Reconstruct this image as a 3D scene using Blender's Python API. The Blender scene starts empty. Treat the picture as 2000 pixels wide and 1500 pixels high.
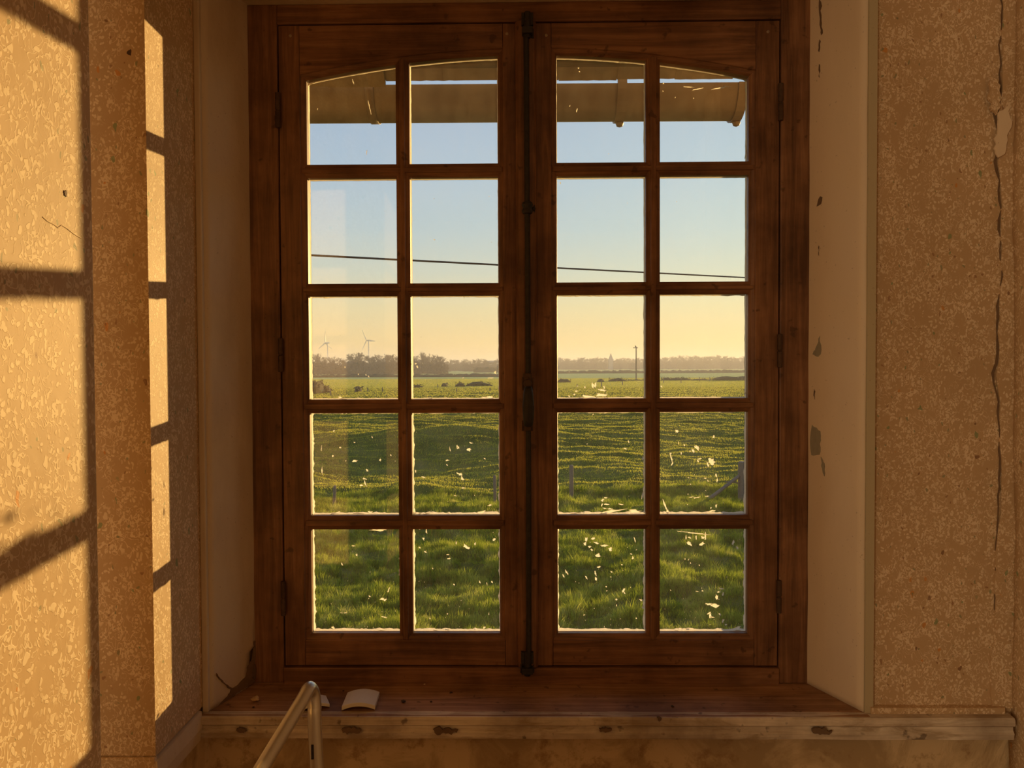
import bpy, bmesh, math, random
import numpy as np
from mathutils import Vector, Matrix, Euler, noise
random.seed(7); rng = np.random.default_rng(7)
S = bpy.context.scene
C = S.collection
PI = math.pi

# ------------------------------------------------------------------ camera
EYE = Vector((0, 0, 1.5))
RM = (Matrix.Rotation(math.radians(.8), 3, 'Z') @ Matrix.Rotation(math.radians(90 - 1.337), 3, 'X')
      @ Matrix.Rotation(math.radians(-.25), 3, 'Z'))
cam = bpy.data.cameras.new('camera'); camo = bpy.data.objects.new('camera', cam); C.objects.link(camo)
camo.matrix_world = Matrix.Translation(EYE) @ RM.to_4x4()
cam.sensor_width = 36; cam.lens = 27; cam.clip_start = .02; cam.clip_end = 9000
S.camera = camo
def ray(px, py): return RM @ Vector(((px - 1000) / 1500, (750 - py) / 1500, -1))
def PY(px, py, y):                      # point on the plane Y = y
    d = ray(px, py); return EYE + d * (y / d.y)
def PX(px, py, x):
    d = ray(px, py); return EYE + d * (x / d.x)
def PZ(px, py, z=-2.7):
    d = ray(px, py); return EYE + d * ((z - 1.5) / d.z)

# ------------------------------------------------------------------ exposure, sky, sun, fill
S.view_settings.view_transform = 'Standard'; S.view_settings.look = 'None'
S.view_settings.exposure = 0; S.view_settings.gamma = 1; S.view_settings.use_curve_mapping = False
SUN = Vector((.612, 1, .09)).normalized()
w = bpy.data.worlds.new('sky'); S.world = w; w.use_nodes = True
nt = w.node_tree; nt.nodes.clear()
def N(nt, t, **k):
    n = nt.nodes.new(t)
    for a, b in k.items():
        if a.startswith('i_'):
            key = a[2:]; key = int(key) if key.isdigit() else key.replace('_', ' ')
            n.inputs[key].default_value = b
        else: setattr(n, a, b)
    return n
def L(nt, a, b): nt.links.new(a, b)
def ramp(nt, fac, stops, interp='LINEAR'):
    r = nt.nodes.new('ShaderNodeValToRGB'); cr = r.color_ramp; cr.interpolation = interp
    while len(cr.elements) > 1: cr.elements.remove(cr.elements[-1])
    cr.elements[0].position = stops[0][0]; cr.elements[0].color = (*stops[0][1], 1)
    for p, c in stops[1:]:
        e = cr.elements.new(p); e.color = (*c, 1)
    L(nt, fac, r.inputs[0]); return r.outputs[0]
def math_(nt, op, a, b=None, c=None):
    n = nt.nodes.new('ShaderNodeMath'); n.operation = op
    for i, v in enumerate((a, b, c)):
        if v is None: continue
        if isinstance(v, (int, float)): n.inputs[i].default_value = v
        else: L(nt, v, n.inputs[i])
    return n.outputs[0]
def mix(nt, fac, a, b, bt='MIX'):
    n = nt.nodes.new('ShaderNodeMix'); n.data_type = 'RGBA'; n.blend_type = bt
    for i, v in ((0, fac), (6, a), (7, b)):
        if isinstance(v, (int, float)): n.inputs[i].default_value = v
        elif isinstance(v, tuple): n.inputs[i].default_value = (*v, 1)
        else: L(nt, v, n.inputs[i])
    return n.outputs[2]
tc = N(nt, 'ShaderNodeTexCoord'); sx = N(nt, 'ShaderNodeSeparateXYZ'); L(nt, tc.outputs['Generated'], sx.inputs[0])
sky = ramp(nt, sx.outputs[2], [(0, (.98, .70, .32)), (.03, (1.0, .73, .33)), (.077, (.88, .77, .46)), (.12, (.68, .73, .62)),
     (.17, (.56, .68, .71)), (.24, (.48, .62, .75)), (.32, (.43, .56, .73)), (.6, (.25, .38, .58)), (1, (.14, .25, .45))])
dt = N(nt, 'ShaderNodeVectorMath', operation='DOT_PRODUCT'); L(nt, tc.outputs['Generated'], dt.inputs[0]); dt.inputs[1].default_value = SUN
gl = math_(nt, 'POWER', math_(nt, 'MAXIMUM', dt.outputs['Value'], 0), 9)
glow = mix(nt, 1, (.18, .19, .07), gl, 'MULTIPLY')
# thin streaks of cirrus in the glow
mp = N(nt, 'ShaderNodeMapping'); mp.inputs['Scale'].default_value = (3, 3, 34); mp.inputs['Rotation'].default_value = (0, .12, 0)
L(nt, tc.outputs['Generated'], mp.inputs[0])
nz = N(nt, 'ShaderNodeTexNoise', i_Scale=2.2, i_Detail=4, i_Distortion=.6); L(nt, mp.outputs[0], nz.inputs[0])
cm = math_(nt, 'MULTIPLY', ramp(nt, nz.outputs[0], [(.56, (0, 0, 0)), (.75, (1, 1, 1))]), .10)
band = ramp(nt, sx.outputs[2], [(0, (0, 0, 0)), (.05, (1, 1, 1)), (.12, (1, 1, 1)), (.2, (0, 0, 0))])
skyc = mix(nt, math_(nt, 'MULTIPLY', cm, band), sky, (1, .82, .5))
full = mix(nt, 1, skyc, glow, 'ADD')
bg = N(nt, 'ShaderNodeBackground', i_Strength=1.0); L(nt, full, bg.inputs[0])
wo = N(nt, 'ShaderNodeOutputWorld'); L(nt, bg.outputs[0], wo.inputs[0])

sl = bpy.data.lights.new('sun', 'SUN'); sl.energy = 7.8; sl.color = (1, .63, .22); sl.angle = math.radians(.55)
so = bpy.data.objects.new('sun', sl); C.objects.link(so); so.rotation_euler = SUN.to_track_quat('Z', 'Y').to_euler()
# warm fill light added at the left behind the camera; no window stands there
def area(name, loc, target, sx_, sy_, e, col):
    l = bpy.data.lights.new(name, 'AREA'); l.shape = 'RECTANGLE'; l.size = sx_; l.size_y = sy_; l.energy = e; l.color = col
    o = bpy.data.objects.new(name, l); C.objects.link(o); o.location = loc
    o.rotation_euler = (Vector(loc) - Vector(target)).to_track_quat('Z', 'Y').to_euler(); return o
area('rear_fill_light', (-2.35, -2.25, 1.6), (.8, 1.2, 1.3), 1.3, 1.5, 47, (1, .765, .46))

# ------------------------------------------------------------------ helpers
def new_mat(name):
    m = bpy.data.materials.new(name); m.use_nodes = True; n = m.node_tree
    for x in list(n.nodes): n.nodes.remove(x)
    o = N(n, 'ShaderNodeOutputMaterial'); b = N(n, 'ShaderNodeBsdfPrincipled'); L(n, b.outputs[0], o.inputs[0])
    return m, n, b, o
def texco(n, scale=(1, 1, 1), rot=(0, 0, 0)):
    t = N(n, 'ShaderNodeTexCoord'); m = N(n, 'ShaderNodeMapping')
    m.inputs['Scale'].default_value = scale; m.inputs['Rotation'].default_value = rot
    L(n, t.outputs['Object'], m.inputs[0]); return m.outputs[0]
def tnoise(n, vec, scale, detail=2, rough=.5, dist=0):
    t = N(n, 'ShaderNodeTexNoise', i_Scale=scale, i_Detail=detail, i_Roughness=rough, i_Distortion=dist)
    L(n, vec, t.inputs[0]); return t.outputs[0]
def bump(n, b, h, strength, dist=.001, prev=None):
    k = N(n, 'ShaderNodeBump', i_Strength=strength, i_Distance=dist); L(n, h, k.inputs['Height'])
    if prev: L(n, prev, k.inputs['Normal'])
    L(n, k.outputs[0], b.inputs['Normal']); return k.outputs[0]

class MB:
    def __init__(s): s.v = []; s.f = []
    def add(s, vs, fs):
        k = len(s.v); s.v += [tuple(p) for p in vs]; s.f += [[i + k for i in f] for f in fs]; return s
    def box(s, a, b):
        x0, y0, z0 = a; x1, y1, z1 = b
        return s.add([(x0,y0,z0),(x1,y0,z0),(x1,y1,z0),(x0,y1,z0),(x0,y0,z1),(x1,y0,z1),(x1,y1,z1),(x0,y1,z1)],
                     [(0,3,2,1),(4,5,6,7),(0,1,5,4),(1,2,6,5),(2,3,7,6),(3,0,4,7)])
    def rings(s, rs, caps=True, closed=True):
        n = len(rs[0]); vs = [p for r in rs for p in r]; fs = []
        for i in range(len(rs) - 1):
            for j in range(n if closed else n - 1):
                a = i*n + j; b = i*n + (j+1) % n; fs.append((a, b, b + n, a + n))
        if caps and closed: fs += [tuple(range(n))[::-1], tuple(range((len(rs)-1)*n, len(rs)*n))]
        return s.add(vs, fs)
    def tube(s, pts, r, n=12, caps=True):
        pts = [Vector(p) for p in pts]; rs = []; up = None
        rr = r if isinstance(r, (list, tuple)) else [r]*len(pts)
        for i, p in enumerate(pts):
            t = (pts[min(i+1, len(pts)-1)] - pts[max(i-1, 0)]).normalized()
            if up is None:
                up = t.orthogonal().normalized()
            up = (up - t*up.dot(t)).normalized(); b = t.cross(up)
            rs.append([p + (up*math.cos(2*PI*k/n) + b*math.sin(2*PI*k/n))*rr[i] for k in range(n)])
        return s.rings(rs, caps)
    def lathe(s, prof, c, n=16, axis='Z'):
        rs = []
        for r, h in prof:
            ring = []
            for k in range(n):
                a = 2*PI*k/n
                if axis == 'Z': ring.append((c[0]+r*math.cos(a), c[1]+r*math.sin(a), c[2]+h))
                elif axis == 'Y': ring.append((c[0]+r*math.cos(a), c[1]+h, c[2]+r*math.sin(a)))
                else: ring.append((c[0]+h, c[1]+r*math.cos(a), c[2]+r*math.sin(a)))
            rs.append(ring)
        return s.rings(rs)
    def build(s, name, mat, parent=None, bevel=0, smooth=False, loc=None):
        me = bpy.data.meshes.new(name); me.from_pydata(s.v, [], s.f); me.update()
        bm = bmesh.new(); bm.from_mesh(me); bmesh.ops.recalc_face_normals(bm, faces=bm.faces)
        if loc is not None: bmesh.ops.translate(bm, verts=bm.verts, vec=-Vector(loc))
        bm.to_mesh(me); bm.free()
        if smooth:
            for p in me.polygons: p.use_smooth = True
        if mat: me.materials.append(mat)
        o = bpy.data.objects.new(name, me); C.objects.link(o)
        if loc is not None: o.location = loc
        if parent:
            o.parent = parent
        if bevel:
            m = o.modifiers.new('b', 'BEVEL'); m.width = bevel; m.segments = 2; m.limit_method = 'ANGLE'; m.angle_limit = math.radians(40)
        if smooth:
            try:
                me.set_sharp_from_angle(angle=math.radians(50))
            except Exception: pass
        return o
def tag(o, label=None, cat=None, group=None, kind=None):
    if label: o['label'] = label
    if cat: o['category'] = cat
    if group: o['group'] = group
    if kind: o['kind'] = kind
    return o
def empty(name, loc=(0, 0, 0)):
    o = bpy.data.objects.new(name, None); C.objects.link(o); o.location = loc; o.empty_display_size = .1; return o
def struct(o): o['kind'] = 'structure'; return o
def dup(root, loc, rz=0, sc=None):
    r = root.copy(); C.objects.link(r); r.location = loc; r.rotation_euler = (0, 0, rz)
    if sc: r.scale = sc
    for ch in root.children:
        c = ch.copy(); C.objects.link(c); c.parent = r
        for g in ch.children:
            d = g.copy(); C.objects.link(d); d.parent = c
    return r
def ragged_patch(pts, n=7, amp=.5):
    out = []
    for i, p in enumerate(pts):
        q = pts[(i+1) % len(pts)]; e = math.hypot(q[0]-p[0], q[1]-p[1])
        for k in range(n):
            t = k / n; j = (random.random()-.5)*2*amp*e/n if k else 0
            nx, ny = -(q[1]-p[1])/(e+1e-9), (q[0]-p[0])/(e+1e-9)
            out.append((p[0]+(q[0]-p[0])*t+nx*j, p[1]+(q[1]-p[1])*t+ny*j))
    return out

# ------------------------------------------------------------------ materials
def wallpaper(name, base=(.565, .38, .215), blob=(.84, .66, .465), sz=1.25):
    m, n, b, o = new_mat(name)
    v = texco(n, (1, 1, .8))
    dn = N(n, 'ShaderNodeTexNoise', i_Scale=60*sz, i_Detail=1); L(n, v, dn.inputs[0])
    dv = N(n, 'ShaderNodeVectorMath', operation='MULTIPLY_ADD'); L(n, dn.outputs['Color'], dv.inputs[0])
    dv.inputs[1].default_value = (.018/sz,)*3; L(n, v, dv.inputs[2])
    vo = N(n, 'ShaderNodeTexVoronoi', i_Scale=135*sz); L(n, dv.outputs[0], vo.inputs[0])
    n1 = tnoise(n, v, 75*sz, 0, .5, 1.6)
    ridge = ramp(n, math_(n, 'ABSOLUTE', math_(n, 'SUBTRACT', n1, .5)), [(.03, (1,)*3), (.05, (0,)*3)])
    dots = ramp(n, vo.outputs['Distance'], [(.34, (1,)*3), (.40, (0,)*3)])
    patch = ramp(n, tnoise(n, v, 33*sz, 2), [(.40, (0,)*3), (.50, (1,)*3)])
    patch2 = ramp(n, tnoise(n, v, 26*sz, 2, .5, .4), [(.48, (1,)*3), (.60, (0,)*3)])
    mask = math_(n, 'MINIMUM', math_(n, 'ADD', math_(n, 'MULTIPLY', ridge, patch2), math_(n, 'MULTIPLY', dots, patch)), 1.0)
    col = mix(n, math_(n, 'MULTIPLY', mask, .85), base, blob)
    big = ramp(n, tnoise(n, v, 3.0, 4), [(.3, (.84, .83, .80)), (.7, (1.05, 1.05, 1.05))])
    col = mix(n, 1, col, big, 'MULTIPLY')
    for sc, thr, cc in ((38, .105, [(0, (.20, .27, .12)), (.45, (.18, .24, .10)), (.46, (.62, .25, .04)), (.72, (.62, .27, .05)), (.73, (.2, .09, .04)), (1, (.15, .08, .04))]),
                        (80, .12, [(0, (.25, .25, .13)), (.5, (.22, .2, .1)), (.55, (.3, .15, .07)), (1, (.25, .12, .05))])):
        vs = N(n, 'ShaderNodeTexVoronoi', i_Scale=sc); 
        sv = N(n, 'ShaderNodeVectorMath', operation='MULTIPLY'); L(n, dv.outputs[0], sv.inputs[0]); sv.inputs[1].default_value = (1, 1, .75)
        L(n, sv.outputs[0], vs.inputs[0])
        sp = N(n, 'ShaderNodeSeparateColor'); L(n, vs.outputs['Color'], sp.inputs[0])
        sc_ = ramp(n, sp.outputs[0], cc, 'CONSTANT')
        on = ramp(n, sp.outputs[1], [(.30, (0,)*3), (.34, (1,)*3)])
        rad = math_(n, 'MULTIPLY', math_(n, 'ADD', sp.outputs[2], .45), thr)
        fm = math_(n, 'MULTIPLY', math_(n, 'LESS_THAN', vs.outputs['Distance'], rad), on)
        col = mix(n, math_(n, 'MULTIPLY', fm, .75), col, sc_)
    L(n, col, b.inputs['Base Color']); b.inputs['Roughness'].default_value = .6; b.inputs['Specular IOR Level'].default_value = .35
    k = bump(n, b, mask, .35, .0007)
    bump(n, b, tnoise(n, v, 18, 3), .35, .004, k)
    return m
M = {}
M['paper'] = wallpaper('embossed_wallpaper')
def paint(name, col, dirt=(.45, .33, .2), rough=.55, dscale=4, amt=.35, bs=.3):
    m, n, b, o = new_mat(name); v = texco(n, (1, 1, .35))
    f = ramp(n, tnoise(n, v, dscale, 6, .62), [(.45, (0,)*3), (.75, (amt,)*3)])
    c = mix(n, f, col, dirt)
    sp = ramp(n, tnoise(n, texco(n), 160, 2), [(.70, (0,)*3), (.74, (.35,)*3)])
    c = mix(n, sp, c, (.25, .14, .07))
    L(n, c, b.inputs['Base Color']); b.inputs['Roughness'].default_value = rough
    bump(n, b, tnoise(n, texco(n), 45, 5), bs, .002); return m
M['cream'] = paint('cream_reveal_paint', (.80, .64, .46), (.50, .35, .2))
M['cream_old'] = paint('cream_peeling_paint', (.66, .54, .41), (.42, .30, .17), .5, 7, .6, .8)
def mottled(name):
    m, n, b, o = new_mat(name); v = texco(n, (1, 1, 1))
    f = ramp(n, tnoise(n, v, 7, 6, .65, .8), [(.42, (0,)*3), (.5, (.5,)*3), (.56, (1,)*3)])
    c = mix(n, f, (.42, .29, .15), (.64, .47, .27))
    g = ramp(n, tnoise(n, v, 22, 5, .7), [(.55, (0,)*3), (.66, (.7,)*3)])
    c = mix(n, g, c, (.30, .17, .07))
    L(n, c, b.inputs['Base Color']); b.inputs['Roughness'].default_value = .9
    bump(n, b, f, .6, .002); return m
M['plaster'] = mottled('bare_mottled_plaster')
def wood(name, axis, c0, c1, c2, rough=.42, worn=None):
    m, n, b, o = new_mat(name)
    s = {'Z': (1, 1, .05), 'X': (.05, 1, 1)}[axis]
    v = texco(n, s)
    g = tnoise(n, v, 90, 6, .65, .6)
    c = ramp(n, g, [(.3, c0), (.5, c1), (.72, c2)])
    d = ramp(n, tnoise(n, texco(n), 7, 5, .6), [(.35, (.55, .5, .46)), (.62, (1.1, 1.1, 1.1))])
    c = mix(n, 1, c, d, 'MULTIPLY')
    if worn:
        wv = texco(n, (.25, 1, 1))
        f = ramp(n, tnoise(n, wv, 26, 6, .7, .5), worn[1])
        c = mix(n, f, c, worn[0])
    dk = ramp(n, tnoise(n, texco(n), 45, 3), [(.66, (0,)*3), (.72, (.6,)*3)])
    c = mix(n, dk, c, (.05, .022, .01))
    L(n, c, b.inputs['Base Color']); b.inputs['Roughness'].default_value = rough
    b.inputs['Specular IOR Level'].default_value = .35
    bump(n, b, g, .35, .0012); return m
WC = ((.13, .060, .030), (.24, .115, .056), (.37, .19, .095))
M['wood_v'] = wood('varnished_wood_upright', 'Z', *WC)
M['wood_h'] = wood('varnished_wood_level', 'X', *WC)
M['sill'] = wood('worn_sill_board', 'X', (.20, .095, .045), (.36, .19, .095), (.50, .30, .17), .6)
M['sill_edge'] = wood('whitewashed_sill_edge', 'X', (.50, .40, .30), (.66, .55, .43), (.78, .68, .56), .7,
                      ((.33, .23, .13), [(.52, (0,)*3), (.62, (.7,)*3)]))
def simple(name, col, rough=.6, metal=0, nsc=30, var=.25, bs=.0, trans=0):
    m, n, b, o = new_mat(name)
    v = texco(n)
    f = tnoise(n, v, nsc, 4)
    c = mix(n, f, tuple(x*(1-var) for x in col), tuple(min(1, x*(1+var)) for x in col))
    L(n, c, b.inputs['Base Color']); b.inputs['Roughness'].default_value = rough; b.inputs['Metallic'].default_value = metal
    if bs: bump(n, b, f, bs, .002)
    if trans:
        t = N(n, 'ShaderNodeBsdfTranslucent'); L(n, c, t.inputs[0]); x = N(n, 'ShaderNodeMixShader', i_0=trans)
        L(n, b.outputs[0], x.inputs[1]); L(n, t.outputs[0], x.inputs[2]); L(n, x.outputs[0], o.inputs[0])
    return m
M['iron'] = simple('dark_iron', (.045, .04, .036), .55, .6, 120, .5, .3)
M['rust'] = simple('rusty_iron', (.09, .05, .03), .7, .3, 120, .6, .4)
M['gap'] = simple('dark_gap', (.02, .012, .008), .9)  # near-black colour for the sash joints and the tube slot
M['putty'] = simple('old_white_putty', (.90, .84, .72), .8, 0, 90, .06, .4, .8)
M['splash'] = simple('dried_paint_drops', (.90, .85, .74), .7, 0, 90, .06, .2, .8)
M['ceramic'] = simple('matte_white_ceramic', (.72, .66, .58), .7, 0, 60, .06, .1)
M['crumb'] = simple('plaster_crumb', (.6, .42, .22), .9, 0, 200, .3)
M['bug'] = simple('dark_debris', (.05, .03, .02), .8)
M['grey_plaster'] = simple('grey_undercoat', (.33, .29, .21), .9, 0, 90, .15, .4)
M['crack'] = simple('crack_shadow_gap', (.17, .105, .06), .95)
M['dark_plaster'] = simple('exposed_brown_plaster', (.20, .12, .06), .95, 0, 60, .4, .6)
M['alu'] = simple('brushed_metal_tube', (.72, .69, .62), .33, .95, 60, .06)
M['rubber'] = simple('black_rubber', (.03, .03, .03), .8)
M['zinc'] = simple('weathered_zinc', (.19, .145, .10), .5, .35, 9, .35, .2)
M['tile'] = simple('mossy_roof_tile', (.25, .19, .12), .9, 0, 25, .5, .6)
M['render'] = simple('outer_wall_render', (.5, .4, .3), .9, 0, 20, .2, .4)
M['post'] = simple('weathered_fence_wood', (.20, .16, .12), .85, 0, 30, .35, .4)
M['cable'] = simple('black_cable', (.02, .02, .02), .6)
M['turbine'] = simple('turbine_paint', (.5, .5, .5), .5)
M['far_white'] = simple('white_farm_wall', (.5, .52, .55), .7)
M['far_roof'] = simple('grey_farm_roof', (.3, .28, .27), .8)
M['hedge'] = simple('hedge_leaves', (.075, .065, .03), .9, 0, .8, .35, 0, .15)
M['bark'] = simple('bare_branches', (.15, .10, .065), .9, 0, .5, .25)
M['conifer'] = simple('dark_conifer', (.08, .09, .045), .9, 0, .5, .25)
# glass
m, n, b, o = new_mat('window_glass'); n.nodes.remove(b); M['glass'] = m
ge = N(n, 'ShaderNodeNewGeometry'); d = N(n, 'ShaderNodeVectorMath', operation='DOT_PRODUCT')
L(n, ge.outputs['Normal'], d.inputs[0]); L(n, ge.outputs['Incoming'], d.inputs[1])
p5 = math_(n, 'POWER', math_(n, 'SUBTRACT', 1, math_(n, 'ABSOLUTE', d.outputs['Value'])), 5)
fr = math_(n, 'ADD', math_(n, 'MULTIPLY', p5, .95), .078)
tr = N(n, 'ShaderNodeBsdfTransparent'); tr.inputs[0].default_value = (.985, .99, .98, 1)
gs = N(n, 'ShaderNodeBsdfGlossy', i_Roughness=0.0)
ms = N(n, 'ShaderNodeMixShader'); L(n, fr, ms.inputs[0]); L(n, tr.outputs[0], ms.inputs[1]); L(n, gs.outputs[0], ms.inputs[2])
df = N(n, 'ShaderNodeBsdfTranslucent'); df.inputs[0].default_value = (.9, .85, .7, 1)
dust = ramp(n, tnoise(n, texco(n, (1, 1, .4)), 40, 5, .7), [(.4, (.002,)*3), (.75, (.012,)*3)])
ms2 = N(n, 'ShaderNodeMixShader'); L(n, dust, ms2.inputs[0]); L(n, ms.outputs[0], ms2.inputs[1]); L(n, df.outputs[0], ms2.inputs[2])
L(n, ms2.outputs[0], o.inputs[0])
# grass
def grass_mat(name, c0, c1, c2):
    m, n, b, o = new_mat(name); n.nodes.remove(b); v = texco(n)
    c = ramp(n, tnoise(n, v, 1.7, 8, .78), [(.38, c0), (.52, c1), (.66, c2)])
    a = N(n, 'ShaderNodeBsdfDiffuse'); t = N(n, 'ShaderNodeBsdfTranslucent'); L(n, c, a.inputs[0]); L(n, c, t.inputs[0])
    x = N(n, 'ShaderNodeMixShader', i_0=.62); L(n, a.outputs[0], x.inputs[1]); L(n, t.outputs[0], x.inputs[2]); L(n, x.outputs[0], o.inputs[0]); return m
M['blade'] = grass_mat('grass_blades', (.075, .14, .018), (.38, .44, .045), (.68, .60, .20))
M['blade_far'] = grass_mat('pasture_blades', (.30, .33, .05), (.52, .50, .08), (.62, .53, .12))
m, n, b, o = new_mat('pasture_ground'); M['ground'] = m; v = texco(n)
c = ramp(n, tnoise(n, v, .35, 6, .65), [(.35, (.08, .10, .025)), (.55, (.15, .16, .04)), (.72, (.22, .19, .07))])
L(n, c, b.inputs['Base Color']); b.inputs['Roughness'].default_value = 1; b.inputs['Specular IOR Level'].default_value = 0
def field_mat(name, col):
    m, n, b, o = new_mat(name); v = texco(n, (.3, 1, 1))
    c = mix(n, tnoise(n, v, .08, 5), tuple(x*.8 for x in col), tuple(x*1.15 for x in col))
    L(n, c, b.inputs['Base Color']); b.inputs['Roughness'].default_value = 1; b.inputs['Specular IOR Level'].default_value = 0
    bump(n, b, tnoise(n, texco(n), .9, 4), 1, 1.0); return m
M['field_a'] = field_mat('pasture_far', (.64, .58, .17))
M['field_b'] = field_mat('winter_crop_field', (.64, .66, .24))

# ------------------------------------------------------------------ room shell
ZT = 2.2; ZS = .878; GZ = -2.7
def prism(poly, z0, z1):
    mb = MB(); return mb.rings([[(x, y, z0) for x, y in poly], [(x, y, z1) for x, y in poly]])
XL, XR = -.533, .556
struct(prism([(-3.2, 1.8), (-3.2, 1.375), (-.586, 1.375), (XL-.004, 1.502), (XL-.004, 1.8)], GZ, 3.4).build('wall_front_left', M['plaster']))
# wallpapered part right of the window, inner skin of the wall
wr = prism([(3.2, 1.8), (3.2, 1.375), (.622, 1.375), (XR+.004, 1.502), (XR+.004, 1.8)], .842, 3.4).build('wall_front_right', M['paper']); struct(wr)
struct(prism([(-.540, 1.8), (-.585, 1.39), (3.2, 1.39), (3.2, 1.8)], GZ, .842).build('wall_front_below', M['plaster']))
struct(prism([(XL-.05, 1.375), (XR+.05, 1.375), (XR+.05, 1.8), (XL-.05, 1.8)], ZT, 3.4).build('wall_front_above', M['cream_old']))
struct(MB().box((-3.2, -3.6, -.1), (3.2, 1.45, 0)).build('floor', simple('floor_boards', (.3, .2, .12), .7)))
struct(MB().box((-3.2, -3.6, 2.75), (3.2, 1.45, 2.85)).build('ceiling', simple('ceiling_plaster', (.7, .6, .45), .9)))
wallm = simple('room_wall_paper', (.66, .50, .34), .8)
struct(MB().box((-3.2, -3.7, 0), (3.2, -3.6, 2.75)).build('wall_back', wallm))
# right wall, slightly out of plumb, with a wavering surface
def wavy_wall(x, y0, y1, z0, z1, amp, th, lean=0, ny=60, nz=70):
    mb = MB(); vs = []; fs = []
    for j in range(nz+1):
        for i in range(ny+1):
            y = y0+(y1-y0)*i/ny; z = z0+(z1-z0)*j/nz
            vs.append((x + lean*(z-1.5) + amp*noise.noise(Vector((y*6, z*6, 3))) + amp*.5*noise.noise(Vector((y*20, z*20, 7))), y, z))
    for j in range(nz):
        for i in range(ny):
            a = j*(ny+1)+i; fs.append((a, a+1, a+ny+2, a+ny+1))
    mb.add(vs, fs); return mb
rw = wavy_wall(.868, -.6, 1.385, 0, 2.75, .006, .1, -.008).build('wall_right', M['paper'], smooth=True); struct(rw)
so_ = rw.modifiers.new('s', 'SOLIDIFY'); so_.thickness = .1; so_.offset = -1 if False else 1
struct(MB().box((.99, -3.6, 0), (1.09, -.6, 2.75)).build('wall_right_rear', wallm))
struct(MB().box((-3.3, -3.6, 0), (-3.2, 1.45, 2.75)).build('wall_left', wallm))
# left pier beside the window: sunlit return and shaded face
LX = -.58
pier = MB()
ys = 1.187
pz = [0, .6, .889]
vs = []
pier.rings([[(LX, 1.376, z), (LX, ys, z), (-1.3, ys, z), (-1.3, 1.376, z)] for z in (.889, 2.75)])
p1 = pier.build('wall_left_pier', M['paper']); struct(p1)
struct(MB().rings([[(LX-.004, 1.392, z), (LX-.004, ys+.008, z), (-1.3, ys+.008, z), (-1.3, 1.392, z)] for z in (0, .8885)]).build('wall_left_pier_base', M['plaster']))
# near pier closing in on the left
NX = -.415
near = MB().rings([[(NX, .742, z), (NX, .15, z), (-.92, .15, z), (-.92, .742, z)] for z in (0, 2.75)])
struct(near.build('wall_left_near', M['paper'], bevel=.004))

def wall_mark(px, py, rx, rz_, label, name, mat, plane, y=None):
    p = PX(px, py, NX) if plane == 'near' else PY(px, py, y); n_ = 11; a_ = []
    for i in range(n_):
        k = 2*PI*i/n_; q_ = .6+.6*random.random(); a_.append((math.cos(k)*rx*q_, math.sin(k)*rz_*q_))
    mb = MB()
    if plane == 'near': mb.rings([[(NX-.001, p.y+u, p.z+v_) for u, v_ in a_], [(NX+.0008, p.y+u*.7, p.z+v_*.7) for u, v_ in a_]])
    else: mb.rings([[(p.x+u, y+.001, p.z+v_) for u, v_ in a_], [(p.x+u*.7, y-.0008, p.z+v_*.7) for u, v_ in a_]])
    return tag(mb.build(name, mat), label, 'wall mark')
wall_mark(127, 378, .004, .0045, 'dark reddish chip in the sunlit wallpaper at far left', 'wall_chip', M['rust'], 'near')
wall_mark(253, 102, .005, .006, 'brown stain spot high on the shaded wallpapered pier', 'wall_stain', M['rust'], 'pier', ys)
crk = [PX(x, y, NX) for x, y in ((83, 424), (92, 432), (104, 438), (113, 445), (120, 440), (130, 446), (141, 455), (150, 461), (158, 465))]
tag(MB().tube([Vector((NX+.0002, p.y, p.z)) for p in crk], .0005, 6).build('wallpaper_crease', M['cream']), 'thin pale raised crease in the sunlit wallpaper at far left', 'crease')

# ragged wall-corner strips on the right
def yz_sheet(pts, x, th, name, mat, parent=None):
    return MB().rings([[(x, y, z) for y, z in pts], [(x-th, y, z) for y, z in pts]]).build(name, mat, parent)
def xz_sheet(pts, y, th, name, mat, parent=None):
    return MB().rings([[(x, y, z) for x, z in pts], [(x, y-th, z) for x, z in pts]]).build(name, mat, parent)
# torn paper edge folded round the corner onto the window wall
pts = []
zz = np.linspace(.885, 2.6, 70)
for z in zz:
    wv = .010*noise.noise(Vector((0, z*5, 1))) + .007*noise.noise(Vector((0, z*22, 4))) + .004*random.random()
    pts.append((.842 - .004*(z-1.5) + wv - (.012 if z < 1.15 else 0)*(1.15-z)/.27, z))
poly = pts + [(.88, 2.6), (.88, .885)]
struct(xz_sheet(poly, 1.3765, .006, 'trim_4', M['paper']))
pa = [PY(x, y, 1.368) for x, y in ((1947, 222), (1968, 208), (1976, 240), (1962, 300), (1950, 308), (1941, 290))]
tag(xz_sheet(ragged_patch([(p.x, p.z) for p in pa]), 1.3695, .003, 'torn_plaster_patch', M['cream']), 'pale torn plaster patch in the cracked upper right corner of the room', 'plaster patch')
pa = [PY(x, y, 1.368) for x, y in ((1930, 145), (1948, 158), (1954, 192), (1945, 225), (1932, 212))]
tag(xz_sheet(ragged_patch([(p.x, p.z) for p in pa]), 1.3695, .005, 'loose_plaster_lump', M['paper']), 'brown loose plaster lump in the right corner above the pale torn patch', 'plaster patch')
ck = []
for z in np.linspace(.89, 2.4, 90):
    x = .8445 - .004*(z-1.5) + .010*noise.noise(Vector((0, z*5, 1))) + .007*noise.noise(Vector((0, z*22, 4)))-.0035 + random.uniform(-.0025, .0025)
    ck.append((x, z))
poly = [(x+.0015-.0030*max(0, noise.noise(Vector((z*11, 0, 0)))) - .003*random.random()**2, z) for x, z in ck] + [(x+.002, z) for x, z in ck[::-1]]
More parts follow.
